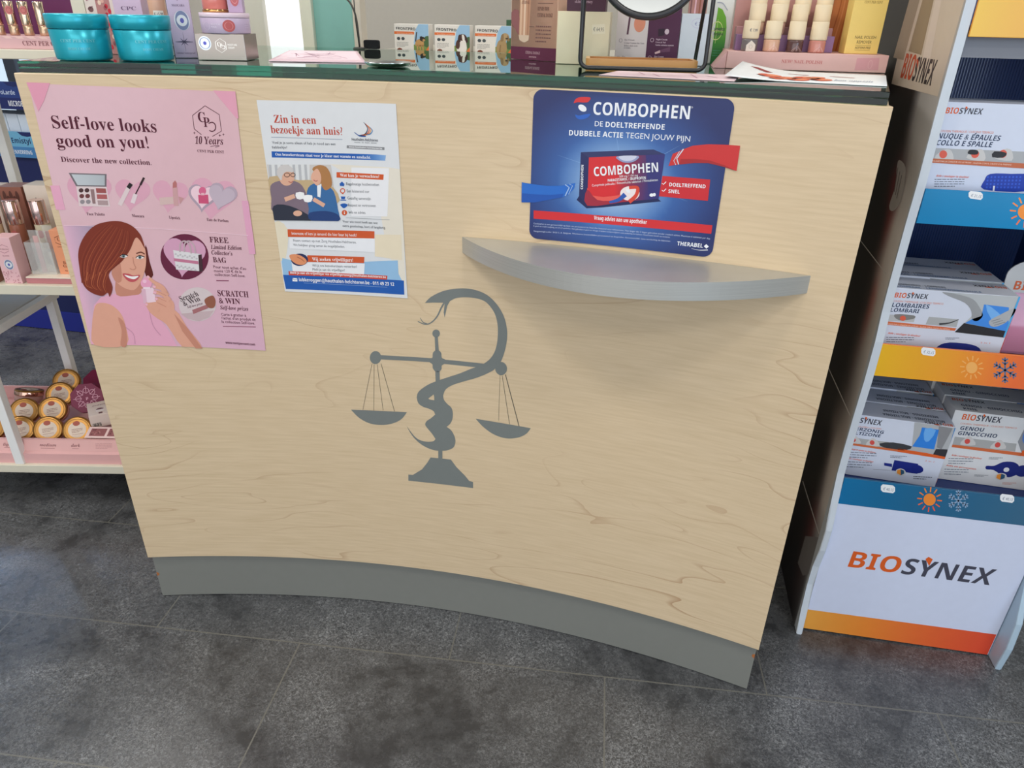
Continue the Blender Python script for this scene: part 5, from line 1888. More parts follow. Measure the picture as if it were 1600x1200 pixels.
def lipstick(label, r, sticker):
    t = thing('lipstick', label, 'lipstick', RV(r, 0.055, ZU + 0.0217), 'gold lipsticks in the pink stand')
    M = Matrix.Translation(RV(r, 0.055, ZU + 0.0218)) @ Matrix.Rotation(TH + 0.5, 4, 'Z')
    b = MB()
    b.lathe([(0.0080, 0.0), (0.0084, 0.001), (0.0084, 0.016), (0.0078, 0.0165)], 'metal', (210, 180, 150), M, 20)
    b.build('base', t)
    b = MB()
    b.lathe([(0.0084, 0.0168), (0.0087, 0.018), (0.0087, 0.056), (0.0080, 0.0572)], 'shiny_metal', (230, 206, 180), M, 20)
    if sticker:
        P = Print(b, lambda u, v, h: M @ Vector(((0.0088 + h) * math.sin(u / 0.0088), -(0.0088 + h) * math.cos(u / 0.0088), v)), [(-.008, .05), (.008, .05), (.008, .03), (-.008, .03)], None, 'paper', 0.002)
        P.ell(50, 40, 42, 36, (206, 128, 124), 1)
        P.ring(50, 40, 24, 20, 4, (170, 88, 90), 2)
    b.build('cap', t)


lipstick('gold lipstick with round pink sticker, second from the stand end', 0.318, True)
lipstick('gold lipstick with round pink sticker, third from the stand end', 0.291, True)
lipstick('plain gold lipstick without sticker at the stand end', 0.347, False)
lipstick('gold lipstick with round pink sticker, fourth from the stand end', 0.264, True)
t = thing('bronze_compact', 'domed bronze compact with dark rim peeking over the teal jar', 'compact', RV(0.436, 0.09, ZU))
M = Matrix.Translation(RV(0.4375, 0.09, ZU))
b = MB(); b.lathe([(0.016, 0), (0.017, 0.002), (0.017, 0.060), (0.0165, 0.062)], 'gloss', (196, 160, 146), M); b.build('pot', t)
b = MB(); b.lathe([(0.0175, 0.0622), (0.018, 0.064), (0.016, 0.076), (0.009, 0.082)], 'metal', (110, 72, 52), M); b.build('lid', t)

# ================================================================== NAVY DISPLAY FAR LEFT
nv = thing('medicine_display', 'navy cardboard stand of small medicine packs near the far window', 'display stand', (-1.9, 1.35, 0))
YN = 1.2
b = MB(); b.box(-2.3, -1.5, YN, 1.5, 0.002, 0.078, 'card', (44, 54, 150)); b.build('plinth', nv)
b = MB(); b.box(-2.295, -1.505, YN + 0.004, 1.496, 0.0782, 0.648, 'card', (38, 46, 96)); b.build('body', nv)
for z0, z1, top, bot, lines in ((0.648, 0.732, (112, 178, 214), (74, 134, 190), (('Emistyl', 40.2, 54.6, 44, 20, (24, 40, 90)), ('ENXERRING', 39.0, 53.5, 86, 15, (226, 236, 246)))),
                                (0.803, 0.888, (44, 66, 132), (34, 44, 104), (('ProLarde', 39, 53, 46, 16, (200, 214, 236)), ('MICROB', 46, 57, 88, 20, (226, 230, 240))))):
    b = MB()
    b.box(-2.30, -1.50, YN - 0.006, YN + 0.002, z0, z1, 'gloss_card', mix(top, bot, 0.5))
    b.box(-2.29, -1.51, YN + 0.0022, 1.49, z0, z0 + 0.006, 'card', (60, 66, 100))
    P = Print(b, flat_surf((-2.0, YN - 0.006, z0), (1, 0, 0), (0, 0, 1), (0, -1, 0)), R4(0.5, z1 - z0), None, 'gloss_card')
    P.rect_(0, 0, 100, 58, top, 1)
    P.rect_(0, 58, 100, 100, bot, 1)
    P.poly([(46, 0), (60, 0), (57, 14), (53, 18), (49, 14)], (34, 44, 100), 2)
    for t_, f0, f1, y, h, c in lines:
        P.text(t_, f0, y, f1, y, h, c, 'bold')
    b.build('shelf_tray', nv)
pk = None
for k in range(9):
    x = -2.02 + k * 0.05
    lbl = 'white upright medicine pack in the row of the light-blue tray'
    if pk is None:
        b = MB()
        b.box(x, x + 0.044, YN + 0.02, YN + 0.10, 0.6545, 0.785, 'card', (222, 232, 244), 0.001)
        pk = tag(b.build('medicine_pack', None, (x, YN + 0.06, 0.6545)), lbl, 'box', 'white packs in the light-blue tray')
    else:
        c = pk.copy(); COL.objects.link(c); c.location.x += 0.05 * k; c.location.y += random.uniform(-.008, .008)

# ================================================================== THINGS ON THE GLASS
GX = CT + 0.0003


def cylprint(M, R, w, z0, z1, quad=None, mat='gloss', face=0.0):
    return lambda b: Print(b, lambda u, v, h: M @ Vector(((R + h) * math.sin(u / R + face), -(R + h) * math.cos(u / R + face), v)), [(-w / 2, z1), (w / 2, z1), (w / 2, z0), (-w / 2, z0)], quad, mat, 0.004)


def teal_jar(label, x, y, face):
    t = thing('cream_jar', label, 'jar', (x, y, GX), 'teal cream jars on the glass top')
    M = Matrix.Translation((x, y, GX))
    TE = (34, 170, 188)
    b = MB()
    b.lathe([(0.034, 0), (0.0372, 0.0015), (0.038, 0.004), (0.0405, 0.0412), (0.0395, 0.0418)], 'pearl', TE, M, 48)
    P = cylprint(M, 0.0395, 0.07, 0.004, 0.040, None, 'pearl', face)(b)
    P.surf = (lambda f: lambda u, v, h: M @ Vector(((0.038 + 0.0025 * v / 0.0412 + 0.0003 + h) * math.sin(u / 0.0395 + f), -(0.038 + 0.0025 * v / 0.0412 + 0.0003 + h) * math.cos(u / 0.0395 + f), v)))(face)
    c = (120, 206, 214)
    P.text('CENT PER CENT', 14, 42, 80, 42, 11, c, 'serif')
    P.text('BODY CREAM', 26, 70, 68, 70, 9, c, 'serif')
    b.build('pot', t)
    b = MB()
    b.lathe([(0.0400, 0.0424), (0.0412, 0.0430), (0.0420, 0.0605), (0.0410, 0.0617), (0.030, 0.0620)], 'pearl', (38, 178, 196), M, 48)
    b.build('lid', t)


teal_jar('teal metallic cream jar nearer the glass corner, lettering facing the room', -0.534, 0.068, 0.60)
teal_jar('teal metallic cream jar beside the lilac carton, lettering turned aside', -0.452, 0.100, 0.95)


def silver_front(P):
    seal(P, 19, 36, 13, 27)
    hexmark(P, 51, 44, 12, 27, (236, 232, 226), 1.2)
    cpc_mark(P, 44, 52, 59, 52, 16, (238, 232, 226))
    P.text('MOISTURE', 65, 44, 84, 44, 7, (244, 240, 234), 'def')
    P.text('CREAM', 65, 55, 78, 55, 7, (244, 240, 234), 'def')


SY = math.radians(11.4)
sc_ = wrap_box('carton', 'flat silver cosmetic carton lying on the glass under a lilac tub', 'box', -0.393, 0.142, GX, 0.076, 0.064, 0.0375, SY, (168, 158, 150), None, silver_front, None, None, None, 0.0006, 'metal')
tub = thing('cosmetic_tub', 'lilac round tub with red dot seal stacked on the silver carton', 'tub', (-0.3605, 0.182, GX + 0.0378))
M = Matrix.Translation((-0.3605, 0.182, GX + 0.0378))
b = MB()
b.lathe([(0.036, 0), (0.0368, 0.001), (0.0372, 0.0215), (0.0365, 0.022)], 'plastic', (196, 176, 200), M, 48)
P = cylprint(M, 0.0374, 0.085, 0.001, 0.021, None, 'paper', 0.60)(b)
P.ell(52, 50, 11, 42, (196, 100, 100), 1)
P.ring(52, 50, 7, 27, 1.2, (226, 150, 150), 2)
hexmark(P, 10, 52, 8, 32, (226, 212, 228), 1.0)
P.text('MOISTURE', 20, 46, 38, 46, 12, (236, 226, 238), 'def')
P.text('MASK', 20, 64, 31, 64, 12, (236, 226, 238), 'def')
for k in range(3):
    P.line([(84, 30 + k * 16), (96, 30 + k * 16)], 2, (226, 212, 228), 1)
b.build('tub_body', tub)
b = MB()
b.lathe([(0.0372, 0.0224), (0.0376, 0.023), (0.0376, 0.0285), (0.036, 0.029)], 'plastic', (226, 204, 216), M, 48)
b.build('lid', tub)
t = thing('blush_jar', 'salmon pink jar with glittering gold collar standing on the lilac tub', 'jar', (-0.3715, 0.182, GX + 0.0670))
M = Matrix.Translation((-0.3715, 0.178, GX + 0.0670))
b = MB(); b.lathe([(0.0195, 0), (0.0202, 0.0006), (0.0202, 0.0036), (0.0195, 0.0042)], 'shiny_metal', (216, 170, 110), M, 40); b.build('gold_collar', t)
b = MB(); b.lathe([(0.0185, 0.0044), (0.019, 0.005), (0.019, 0.036), (0.0178, 0.037)], 'gloss', (222, 128, 116), M, 40); b.build('pot', t)


def art_lil2(P):
    P.ell(50, 60, 30, 22, (196, 104, 108), 2)
    P.ring(50, 60, 20, 14, 2, (226, 156, 156), 3)


wrap_box('carton', 'lilac carton with red round seal standing on the back of the lilac tub', 'box', -0.3465, 0.172, GX + 0.0670, 0.022, 0.022, 0.05, 0.35, (190, 164, 192), None, art_lil2)


def art_lilac(P):
    P.text('CENT PER CENT', 12, 17, 88, 17, 3, (120, 96, 124), 'serif')
    P.line([(20, 20), (50, 30), (80, 20)], 1.2, (150, 124, 154), 2)
    P.text('MASCARA', 22, 37, 78, 37, 2.6, (110, 90, 116), 'serif')
    seal(P, 56, 54, 34, 12)
    for k in range(8):
        a = math.pi * k / 4
        r_ = (40, 12) if k % 2 == 0 else (22, 6)
        P.line([(50, 80), (50 + r_[0] * math.cos(a), 80 + r_[1] * math.sin(a))], 2.2, (84, 76, 104), 2, taper=(1, 0.2))
    P.text('volume waterproof', 8, 95, 92, 95, 2.4, (130, 110, 140), 'serif')


lc = wrap_box('carton', 'tall lilac carton with star ornament and round seal beside the teal jar', 'box', -0.4487, 0.1679, GX, 0.0335, 0.030, 0.118, math.radians(31), (198, 180, 204), None, art_lilac)


def bx(label, x, y, w, d, h, yaw, base, art=None, mat='card', group=None, z=None):
    return wrap_box('carton', label, 'box', x, y, z or GX, w, d, h, yaw, base, group, art, None, None, None, 0.0007, mat)


def art_cpc(P):
    P.text('CPC', 26, 36, 80, 36, 5, (120, 92, 122), 'serif')
    P.poly([(30, 42), (70, 42), (50, 52)], (206, 188, 210), 2)
    P.text('lip serum', 24, 60, 76, 60, 3, (130, 104, 132), 'serif')


def art_floral(P):
    P.rect_(38, 0, 86, 100, (186, 128, 124), 1)
    for k in range(26):
        P.ell(42 + random.random() * 40, random.random() * 96, 6, 3.6, random.choice([(236, 206, 184), (160, 90, 96), (222, 170, 156), (206, 40, 60)]), 2, 8)
    for k in range(4):
        P.line([(8, 12 + k * 12), (26, 8 + k * 12)], 2, (176, 120, 130), 2)
    P.ell(18, 36, 9, 4, (120, 84, 84), 2)


bx('lilac carton marked with three serif initials, behind the two teal jars', -0.5705, 0.205, 0.046, 0.03, 0.105, 0.20, (214, 188, 212), art_cpc)
bx('floral pink and cream carton behind the nearer teal jar', -0.6235, 0.206, 0.050, 0.03, 0.105, 0.12, (230, 214, 204), art_floral)
bx('plain cream carton at the glass end behind the teal jar', -0.6475, 0.204, 0.0225, 0.03, 0.105, 0.12, (222, 216, 196))
bx('slim white carton seen in the gap between the two teal jars', -0.515, 0.118, 0.014, 0.016, 0.050, 0.45, (222, 224, 222))
bx('slim white carton leaning beside the tall lilac one', -0.4145, 0.2185, 0.012, 0.02, 0.11, 0.5, (238, 228, 220))
t = thing('nude_tube', 'nude squeeze tube with handwritten price tag behind the second teal jar', 'tube', (-0.500, 0.222, GX))
M = Matrix.Translation((-0.502, 0.222, GX))
b = MB(); b.lathe([(0.0125, 0), (0.013, 0.001), (0.013, 0.025), (0.012, 0.026)], 'plastic', (236, 220, 206), M); b.build('cap', t)
b = MB(); b.lathe([(0.0128, 0.0262), (0.0138, 0.028), (0.0138, 0.10), (0.012, 0.112)], 'plastic', (226, 178, 150), M)
P = cylprint(M, 0.0139, 0.02, 0.05, 0.075, None, 'paper', 0.6)(b)
P.rect_(10, 30, 90, 66, (240, 232, 220), 1)
P.text('€ 15,99', 16, 58, 84, 58, 16, (70, 66, 70), 'def')
b.build('tube_body', t)


# ---- papers
def paper(name, label, pts, cols, z=None, th=0.0006, curl=0.0, art=None, quad=None):
    """pts TL,TR,BR,BL on the glass"""
    b = MB()
    z = z or GX
    n = 12
    vr = []
    for j in range(n + 1):
        row = []
        for i in range(n + 1):
            s_, t_ = i / n, j / n
            p = [(pts[0][k] * (1 - s_) + pts[1][k] * s_) * (1 - t_) + (pts[3][k] * (1 - s_) + pts[2][k] * s_) * t_ for k in (0, 1)]
            row.append(b.bm.verts.new((p[0], p[1], z + th + curl * max(0, 1 - s_ * 2.6) ** 1.5 * (0.35 + 0.65 * (1 - t_)))))
        vr.append(row)
    for j in range(n):
        for i in range(n):
            b.face([vr[j][i], vr[j][i + 1], vr[j + 1][i + 1], vr[j + 1][i]], 'paper', cols, True)
    edge = [vr[0][i] for i in range(n)] + [vr[j][n] for j in range(n)] + [vr[n][n - i] for i in range(n)] + [vr[n - j][0] for j in range(n)]
    bk = [b.bm.verts.new(v.co - Vector((0, 0, th))) for v in edge]
    for i in range(len(edge)):
        j = (i + 1) % len(edge)
        b.face([edge[i], bk[i], bk[j], edge[j]], 'paper', cols)
    if art:
        def sf(u, v, h):
            s_, t_ = u, 1 - v
            p = [(pts[0][k] * (1 - s_) + pts[1][k] * s_) * (1 - t_) + (pts[3][k] * (1 - s_) + pts[2][k] * s_) * t_ for k in (0, 1)]
            return Vector((p[0], p[1], z + th + h + 0.0002 + curl * max(0, 1 - s_ * 2.6) ** 1.5 * (0.35 + 0.65 * (1 - t_))))
        P = Print(b, sf, [(0, 1), (1, 1), (1, 0), (0, 0)], None, 'paper', 1 / 24)
        art(P)
    c = [sum(p[k] for p in pts) / 4 for k in (0, 1)]
    return tag(b.build(name, None, (c[0], c[1], z)), label, 'paper')


def art_pinkpaper(P):
    P.rect_(4, 8, 96, 92, (240, 214, 222), 1)
    for k in range(14):
        P.line([(10 + random.random() * 70, 20 + random.random() * 60), (20 + random.random() * 70, 20 + random.random() * 60)], 1.2, (190, 150, 170), 2)


paper('pink_leaflet', 'pale pink leaflet lying flat on the glass before the sea-green panel', [(-.395, .462), (-.275, .515), (-.137, .198), (-.283, .160)], (238, 206, 214), None, 0.0016, 0, art_pinkpaper)
paper('pink_sheet', 'thin pink sheet lying under the mirror stand at the glass edge', [(.262, .205), (.440, .198), (.4215, .077), (.240, .109)], (238, 210, 214), None, 0.0005, 0, lambda P: [P.line([(20 + k * 14, 20 + (k % 3) * 20), (30 + k * 14, 60 + (k % 2) * 20)], 1.5, (206, 160, 176), 1) for k in range(5)])


def art_food(P):
    for cx_, cy_, r_ in ((26, 66, 8), (38, 74, 7), (50, 66, 9), (60, 76, 7), (33, 82, 6), (46, 84, 7), (56, 60, 6)):
        P.ell(cx_, cy_, r_, r_ * 1.5, (214, 96, 64), 1, 18)
        P.ell(cx_ + 2, cy_ - 3, r_ * 0.55, r_ * 0.8, (240, 150, 110), 2, 14)
        P.line([(cx_ - r_, cy_ + 4), (cx_ - r_ * 0.3, cy_ + r_ * 1.2)], 2.5, (96, 60, 60), 3)
    P.poly([(8, 20), (14, 18), (26, 40), (22, 46)], (150, 60, 60), 1)
    P.line([(36, 34), (50, 40)], 3, (190, 110, 100), 1)
    P.line([(64, 40), (80, 46)], 3, (190, 110, 100), 1)
    P.text('bon appétit', 68, 80, 92, 80, 12, (170, 176, 190), 'serifi')


paper('flyer_sheet', 'white leaflet with orange fruit pictures curling up before the nail polish stand', [(.455, .335), (.668, .30), (.613, .083), (.412, .120)], (240, 242, 242), None, 0.0008, 0.012, art_food)

# ---- coin dish
d = thing('coin_dish', 'shallow round chrome dish lying on the glass', 'dish', (-0.0815, 0.146, GX))
M = Matrix.Translation((-0.0815, 0.146, GX))
b = MB()
b.lathe([(0.024, 0), (0.030, 0.0008), (0.0345, 0.0045), (0.0358, 0.0052), (0.0355, 0.0060), (0.033, 0.0058), (0.028, 0.0030), (0.010, 0.0022)], 'shiny_metal', (226, 230, 236), M, 48)
b.build('bowl', d)
b = MB()
b.lathe([(0.0275, 0.0032), (0.0278, 0.0036), (0.010, 0.0037)], 'matte', (112, 106, 100), M, 40)
b.build('inlay', d)

# ---- serum carton
def art_serum(P):
    P.u0, P.u1 = 0, .1066
    P.rect_(0, 0, 100, 100, (230, 190, 164), 0)
    P.poly([(-0.5, 62), (16, 60), (20, 80), (10, 76), (-0.5, 70)], (150, 96, 96), 1, 2)
    P.poly([(21, 0), (44, 0), (41, 80), (18, 80)], (206, 158, 128), 2)
    for x, c in ((0.16, (228, 190, 160)), (0.5, (236, 204, 178)), (0.84, (184, 134, 106))):
        P.poly([(21 + 23 * x - 1.8, 0), (21 + 23 * x + 1.8, 0), (18 + 23 * x + 1.8, 80), (18 + 23 * x - 1.8, 80)], c, 3)
    P.poly([(18, 80), (41, 80), (40, 84), (30, 86), (19, 84)], (224, 196, 172), 3)
    P.text('ETERNAL', 23, 55, 40, 55, 2.4, (120, 80, 70), 'serif', 4)
    P.text('IMMACULATE GLOW', 59, 36, 92, 36, 2.8, (110, 72, 66), 'serif')
    P.text('SMOOTHES SPORTS', 59, 46, 86, 46, 2.8, (110, 72, 66), 'serif')
    P.text('& WRINKLES', 59, 51, 80, 51, 2.8, (110, 72, 66), 'serif')
    P.text('REPAIRS FROM', 58, 60, 82, 60, 2.8, (110, 72, 66), 'serif')
    P.text('EXTERNAL DAMAGE', 58, 65, 90, 65, 2.8, (110, 72, 66), 'serif')
    for y in (40.5, 54.5):
        P.line([(58, y), (90, y)], 0.4, (130, 90, 84), 2)
    P.line([(39, 73), (52, 73)], 0.4, (130, 90, 84), 2)
    greek(P, 55, 71, 88, 86, 5, (130, 92, 86), 0.35)
    P.rect_(0, 89.5, 100, 100, (104, 46, 72), 2)
    P.text('ETERNAL DAMAGE', 34, 95, 66, 95, 2.2, (206, 170, 176), 'serif', 3)
    P.text('serum', 42, 98, 58, 98, 1.6, (206, 170, 176), 'serif', 3)


bx('tall salmon serum carton with bottle picture and plum band at its foot', 0.0512, 0.4478, 0.1066, 0.045, 0.20, math.radians(-31.3), (226, 184, 160), art_serum)


def art_price(P):
    P.poly([(66, 24), (90, 22), (92, 40), (68, 42)], (240, 232, 204), 1)
    P.text('€ 64,95', 69, 36, 89, 36, 7, (110, 104, 96), 'def')


cb = bx('plain cream gift box with small price sticker behind the mirror stand', 0.149, 0.341, 0.0875, 0.05, 0.0795, 0.0, (234, 224, 190), art_price)
bx('dark plum flat box resting on the plain cream gift box', 0.163, 0.345, 0.064, 0.044, 0.03, 0.0, (72, 34, 54), lambda P: P.text('skin journey', 20, 60, 66, 60, 14, (190, 160, 172), 'serif'), z=GX + 0.0798)


def art_routine(P):
    P.rect_(0, 0, 50, 100, (226, 216, 214), 1)
    P.rect_(50, 0, 100, 100, (82, 36, 70), 1)
    c0, c1 = (110, 90, 100), (226, 200, 214)
    P.line([(20, 18), (18, 52)], 3, (90, 50, 70), 2)
    P.ell(36, 34, 9, 14, (230, 150, 120), 2)
    for t_, x0, x1, y, c in (('Eye Cream', 14, 30, 62, c0), ('Crème Contour des Yeux', 14, 46, 67, c0), ('Reduces dark circles', 14, 36, 71.5, c0), ('& wrinkles', 14, 25, 75, c0), ('Tip', 12, 17, 90, c0), ('Store in fridge for an extra', 12, 42, 94, c0), ('fresh massage sensation', 12, 38, 97.5, c0),
                             ('Night Cream', 64, 82, 60, c1), ('Crème de Nuit', 64, 80, 64.5, c1), ('Nourishes, moisturizes, regenerates', 64, 93, 69, c1), ('Eye Cream', 64, 79, 88, c1), ('Crème Contour des Yeux', 64, 95, 92, c1), ('Avoid eyes', 64, 92, 96.5, c1)):
        P.text(t_, x0, y, x1, y, 2.6, c, 'serif')
    P.ring(8, 62, 2.4, 3, 0.5, c0, 2, 14)
    P.ring(6, 92, 3, 4, 0.5, c0, 2, 14)
    P.ring(58, 60, 2.6, 3, 0.6, c1, 2, 14)
    P.ring(57, 89, 2.6, 3, 0.6, c1, 2, 14)
    P.poly([(66, 42), (76, 41), (76, 52), (67, 54)], (46, 22, 44), 2)
    P.ell(80, 46, 3.4, 4.5, (216, 196, 206), 3)
    P.poly([(64, 80), (72, 76), (73, 80), (65, 83)], (226, 190, 190), 2)
    P.poly([(72, 76), (88, 70), (88, 78), (73, 80)], (110, 66, 96), 2)


bx('half white half plum skincare routine carton behind the round mirror', 0.2445, 0.4025, 0.107, 0.04, 0.096, 0.0, (226, 216, 214), art_routine)
bx('pale bluish-white carton with price sticker beside the skincare routine carton', 0.3525, 0.4035, 0.049, 0.04, 0.080, 0.0, (216, 224, 232), lambda P: [P.ring(58, 18, 22, 9, 1.2, (206, 206, 226), 2), P.text('€ 28', 46, 22, 72, 22, 6, (140, 140, 190), 'def')])
b = MB()
pr = wrap_box('carton', 'copper and brown striped slim carton on the bluish-white one', 'box', 0.362, 0.408, GX + 0.0803, 0.03, 0.03, 0.06, 0.0, (176, 120, 110), None, lambda P: [P.rect_(8 + k * 24, 0, 16 + k * 24, 100, ((112, 60, 60), (226, 180, 190), (150, 90, 70), (90, 50, 50))[k], 1) for k in range(4)], None, None, None, 0.0006, 'gloss_card')

# ---- vanity mirror on a wire stand with wooden tray
vm = thing('vanity_mirror', 'round mirror in a black wire stand with small wooden tray on the glass', 'mirror', (0.30, 0.25, GX))
BK = (40, 41, 43)
b = MB()
zb = GX + 0.0036
rr = 0.012
pts = [(0.2035, 0.2035, 1.262)]
pts += [(0.2035, 0.2035, zb + rr + 0.002)] + [(0.2035 + rr * (1 - math.cos(a)), 0.2035 + 0.0008, zb + rr * (1 - math.sin(a))) for a in [math.pi / 2 * k / 6 for k in range(1, 7)]]
pts += [(0.3895 - rr + rr * math.sin(a), 0.2185, zb + rr * (1 - math.cos(a))) for a in [math.pi / 2 * k / 6 for k in range(0, 7)]]
pts += [(0.3895, 0.2185, 1.262)]
b.tube(pts, 0.0032, 'plastic', BK, 12)
b.build('front_frame', vm)
for x, x2 in ((0.1925, 0.2040), (0.3790, 0.3860)):
    b = MB()
    b.tube([(x2, 0.222 if x < 0.3 else 0.232, 1.255), (x, 0.330, zb + 0.0005)], 0.0030, 'plastic', BK, 10)
    b.build('rear_leg', vm)
MC = Vector((0.2965, 0.211, 1.1895))
for xa, ya, xb, yb in ((0.2062, 0.2037, 0.2172, 0.2046), (0.3868, 0.2183, 0.3758, 0.2174)):
    b = MB()
    b.tube([(xa, ya, 1.1895), (xb, yb, 1.1895)], 0.0035, 'plastic', BK, 10)
    b.build('pivot_peg', vm)
tl = Matrix.Translation(MC) @ Matrix.Rotation(math.radians(4.6), 4, 'Z') @ Matrix.Rotation(math.radians(90 - 8), 4, 'X')
b = MB()
b.lathe([(0.0695, -0.0005), (0.0705, -0.005), (0.0725, -0.0065), (0.0765, -0.006), (0.0790, -0.003), (0.0792, 0.003), (0.0770, 0.0062), (0.0730, 0.0068), (0.0702, 0.0056), (0.0694, 0.0012)], 'plastic', BK, tl, 72, cap=False)
b.build('mirror_rim', vm)
b = MB()
b.lathe([(0.0693, -0.0008), (0.0693, 0.0008)], 'shiny_metal', (196, 196, 190), tl, 64)
b.build('mirror_plate', vm)
tilt = math.radians(4.6)
TM = Matrix.Translation((0.2098, 0.2295, GX)) @ Matrix.Rotation(tilt, 4, 'Z')
WO = (206, 152, 88)
b = MB()
w_, dp, h_ = 0.1715, 0.074, 0.0150
t_ = 0.0062
out = []
for cx_, cz_, a0 in ((w_ - 0.006, dp - 0.006, 0), (0.006, dp - 0.006, 90), (0.006, 0.006, 180), (w_ - 0.006, 0.006, 270)):
    for k in range(5):
        a = math.radians(a0 + 22.5 * k)
        out.append((cx_ + 0.006 * math.cos(a), cz_ + 0.006 * math.sin(a)))
b.prism(out, 0.0, 0.005, 'plastic', WO, TM)
inn = [(t_ + (x / w_) * (w_ - 2 * t_), t_ + (y / dp) * (dp - 2 * t_)) for x, y in out]
n = len(out)
vo0 = [b.bm.verts.new(TM @ Vector((x, y, 0.005))) for x, y in out]
vo1 = [b.bm.verts.new(TM @ Vector((x, y, h_))) for x, y in out]
vi1 = [b.bm.verts.new(TM @ Vector((x, y, h_))) for x, y in inn]
vi0 = [b.bm.verts.new(TM @ Vector((x, y, 0.005))) for x, y in inn]
for i in range(n):
    j = (i + 1) % n
    for A, B, c in ((vo0, vo1, WO), (vo1, vi1, (222, 174, 112)), (vi1, vi0, (190, 136, 76))):
        b.face([A[i], A[j], B[j], B[i]], 'plastic', c)
b.build('wooden_tray', vm)

# ---- disinfectant bottle
bo = thing('disinfectant_bottle', 'white flat bottle with bright green half-round label next to the mirror', 'bottle', (0.4185, 0.495, GX))
b = MB()
bp = [(-0.021, -0.014), (0.021, -0.014), (0.024, -0.010), (0.024, 0.010), (0.021, 0.014), (-0.021, 0.014), (-0.024, 0.010), (-0.024, -0.010)]
BM = Matrix.Translation((0.4185, 0.495, GX)) @ Matrix.Rotation(-0.06, 4, 'Z')
rows = []
for z, s_ in ((0, 0.94), (0.002, 1), (0.100, 1), (0.118, 0.92), (0.132, 0.70), (0.140, 0.42), (0.150, 0.40)):
    rows.append([BM @ Vector((x * s_, y * (s_ if s_ > 0.5 else 0.8), z)) for x, y in spline(bp, 4)])
v = b.grid(rows, 'plastic', (226, 230, 222), closed=True)
b.face(list(reversed(v[0])), 'plastic', (226, 230, 222))
b.face(v[-1], 'plastic', (226, 230, 222))
P = Print(b, lambda u, v, h: BM @ Vector((u, -0.0150 - h, v)), [(-.028, .12), (.026, .12), (.026, 0), (-.028, 0)], None, 'sticker')
P.u0, P.u1, P.v0, P.v1 = -.03, .03, 0, .12
lab = [(47, 24), (62, 27), (76, 37), (82, 50), (84, 70), (82, 100), (44, 100)]
P.poly(lab, lambda u, v: ramp([(0, (122, 190, 20)), (0.55, (96, 170, 10)), (0.78, (30, 130, 20)), (1, (20, 100, 40))])(v), 1, 0, 8)
P.line([(42, 18), (60, 19), (78, 28)], 1.6, (170, 176, 186), 1, 4)
P.ring(52, 55, 18, 12, 1.2, (222, 236, 150), 2)
P.line([(52, 40), (52, 72)], 1, (222, 236, 150), 2)
P.line([(34, 55), (72, 55)], 1, (222, 236, 150), 2)
P.text('umedox', 44, 55, 78, 55, 5, (24, 50, 30), 'bold', 3)
P.text('hygiene', 44, 61, 74, 61, 3.6, (24, 50, 30), 'bold', 3)
greek(P, 48, 80, 74, 90, 3, (60, 150, 110), 0.3)
b.build('bottle_body', bo)
b = MB()
b.lathe([(0.0135, 0.1502), (0.014, 0.152), (0.014, 0.176), (0.0125, 0.178)], 'plastic', (232, 234, 232), Matrix.Translation((0.4185, 0.495, GX)), 24)
b.build('cap', bo)

# ---- nail polish display
nd = thing('nail_polish_stand', 'pink cardboard nail polish stand with lilac step at the end of the glass', 'display stand', (0.56, 0.43, GX))
NB = Vector((0.4322, 0.3655, GX))
b = MB()
b.box(0.4322, 0.6840, 0.3655, 0.545, GX, GX + 0.0262, 'card', (230, 184, 176), 0.0008)
b.prism([(0.4120, 0.0), (0.4318, 0.0), (0.4318, 0.0262)], 0.368, 0.44, 'card', (222, 174, 170), Matrix(((1, 0, 0, 0), (0, 0, 1, 0), (0, 1, 0, GX), (0, 0, 0, 1))))
P = Print(b, flat_surf(NB, (1, 0, 0), (0, 0, 1), (0, -1, 0)), R4(0.2518, 0.0262), [(0, 0), (252, 0), (252, 26), (0, 26)], 'card')
P.text('NEW! NAIL POLISH', 88, 15.5, 152, 15.5, 5, (204, 116, 112), 'serif')
P.poly([(204, 5), (238, 4), (240, 22), (204, 23)], (222, 160, 164), 1)
P.ring(226, 14, 3, 6, 0.6, (234, 186, 184), 2)
b.build('base', nd)
ZN = GX + 0.0264
b = MB(); b.box(0.4460, 0.6030, 0.4010, 0.428, ZN, ZN + 0.0245, 'card', (140, 104, 146), 0.0006); b.build('front_step', nd)
b = MB(); b.box(0.4460, 0.6030, 0.4282, 0.45, ZN, ZN + 0.0360, 'card', (176, 130, 132), 0.0006); b.build('rear_step', nd)
b = MB(); b.box(0.4440, 0.6050, 0.4740, 0.478, ZN, ZN + 0.115, 'card', (196, 146, 140), 0.0006); b.build('backing_card', nd)


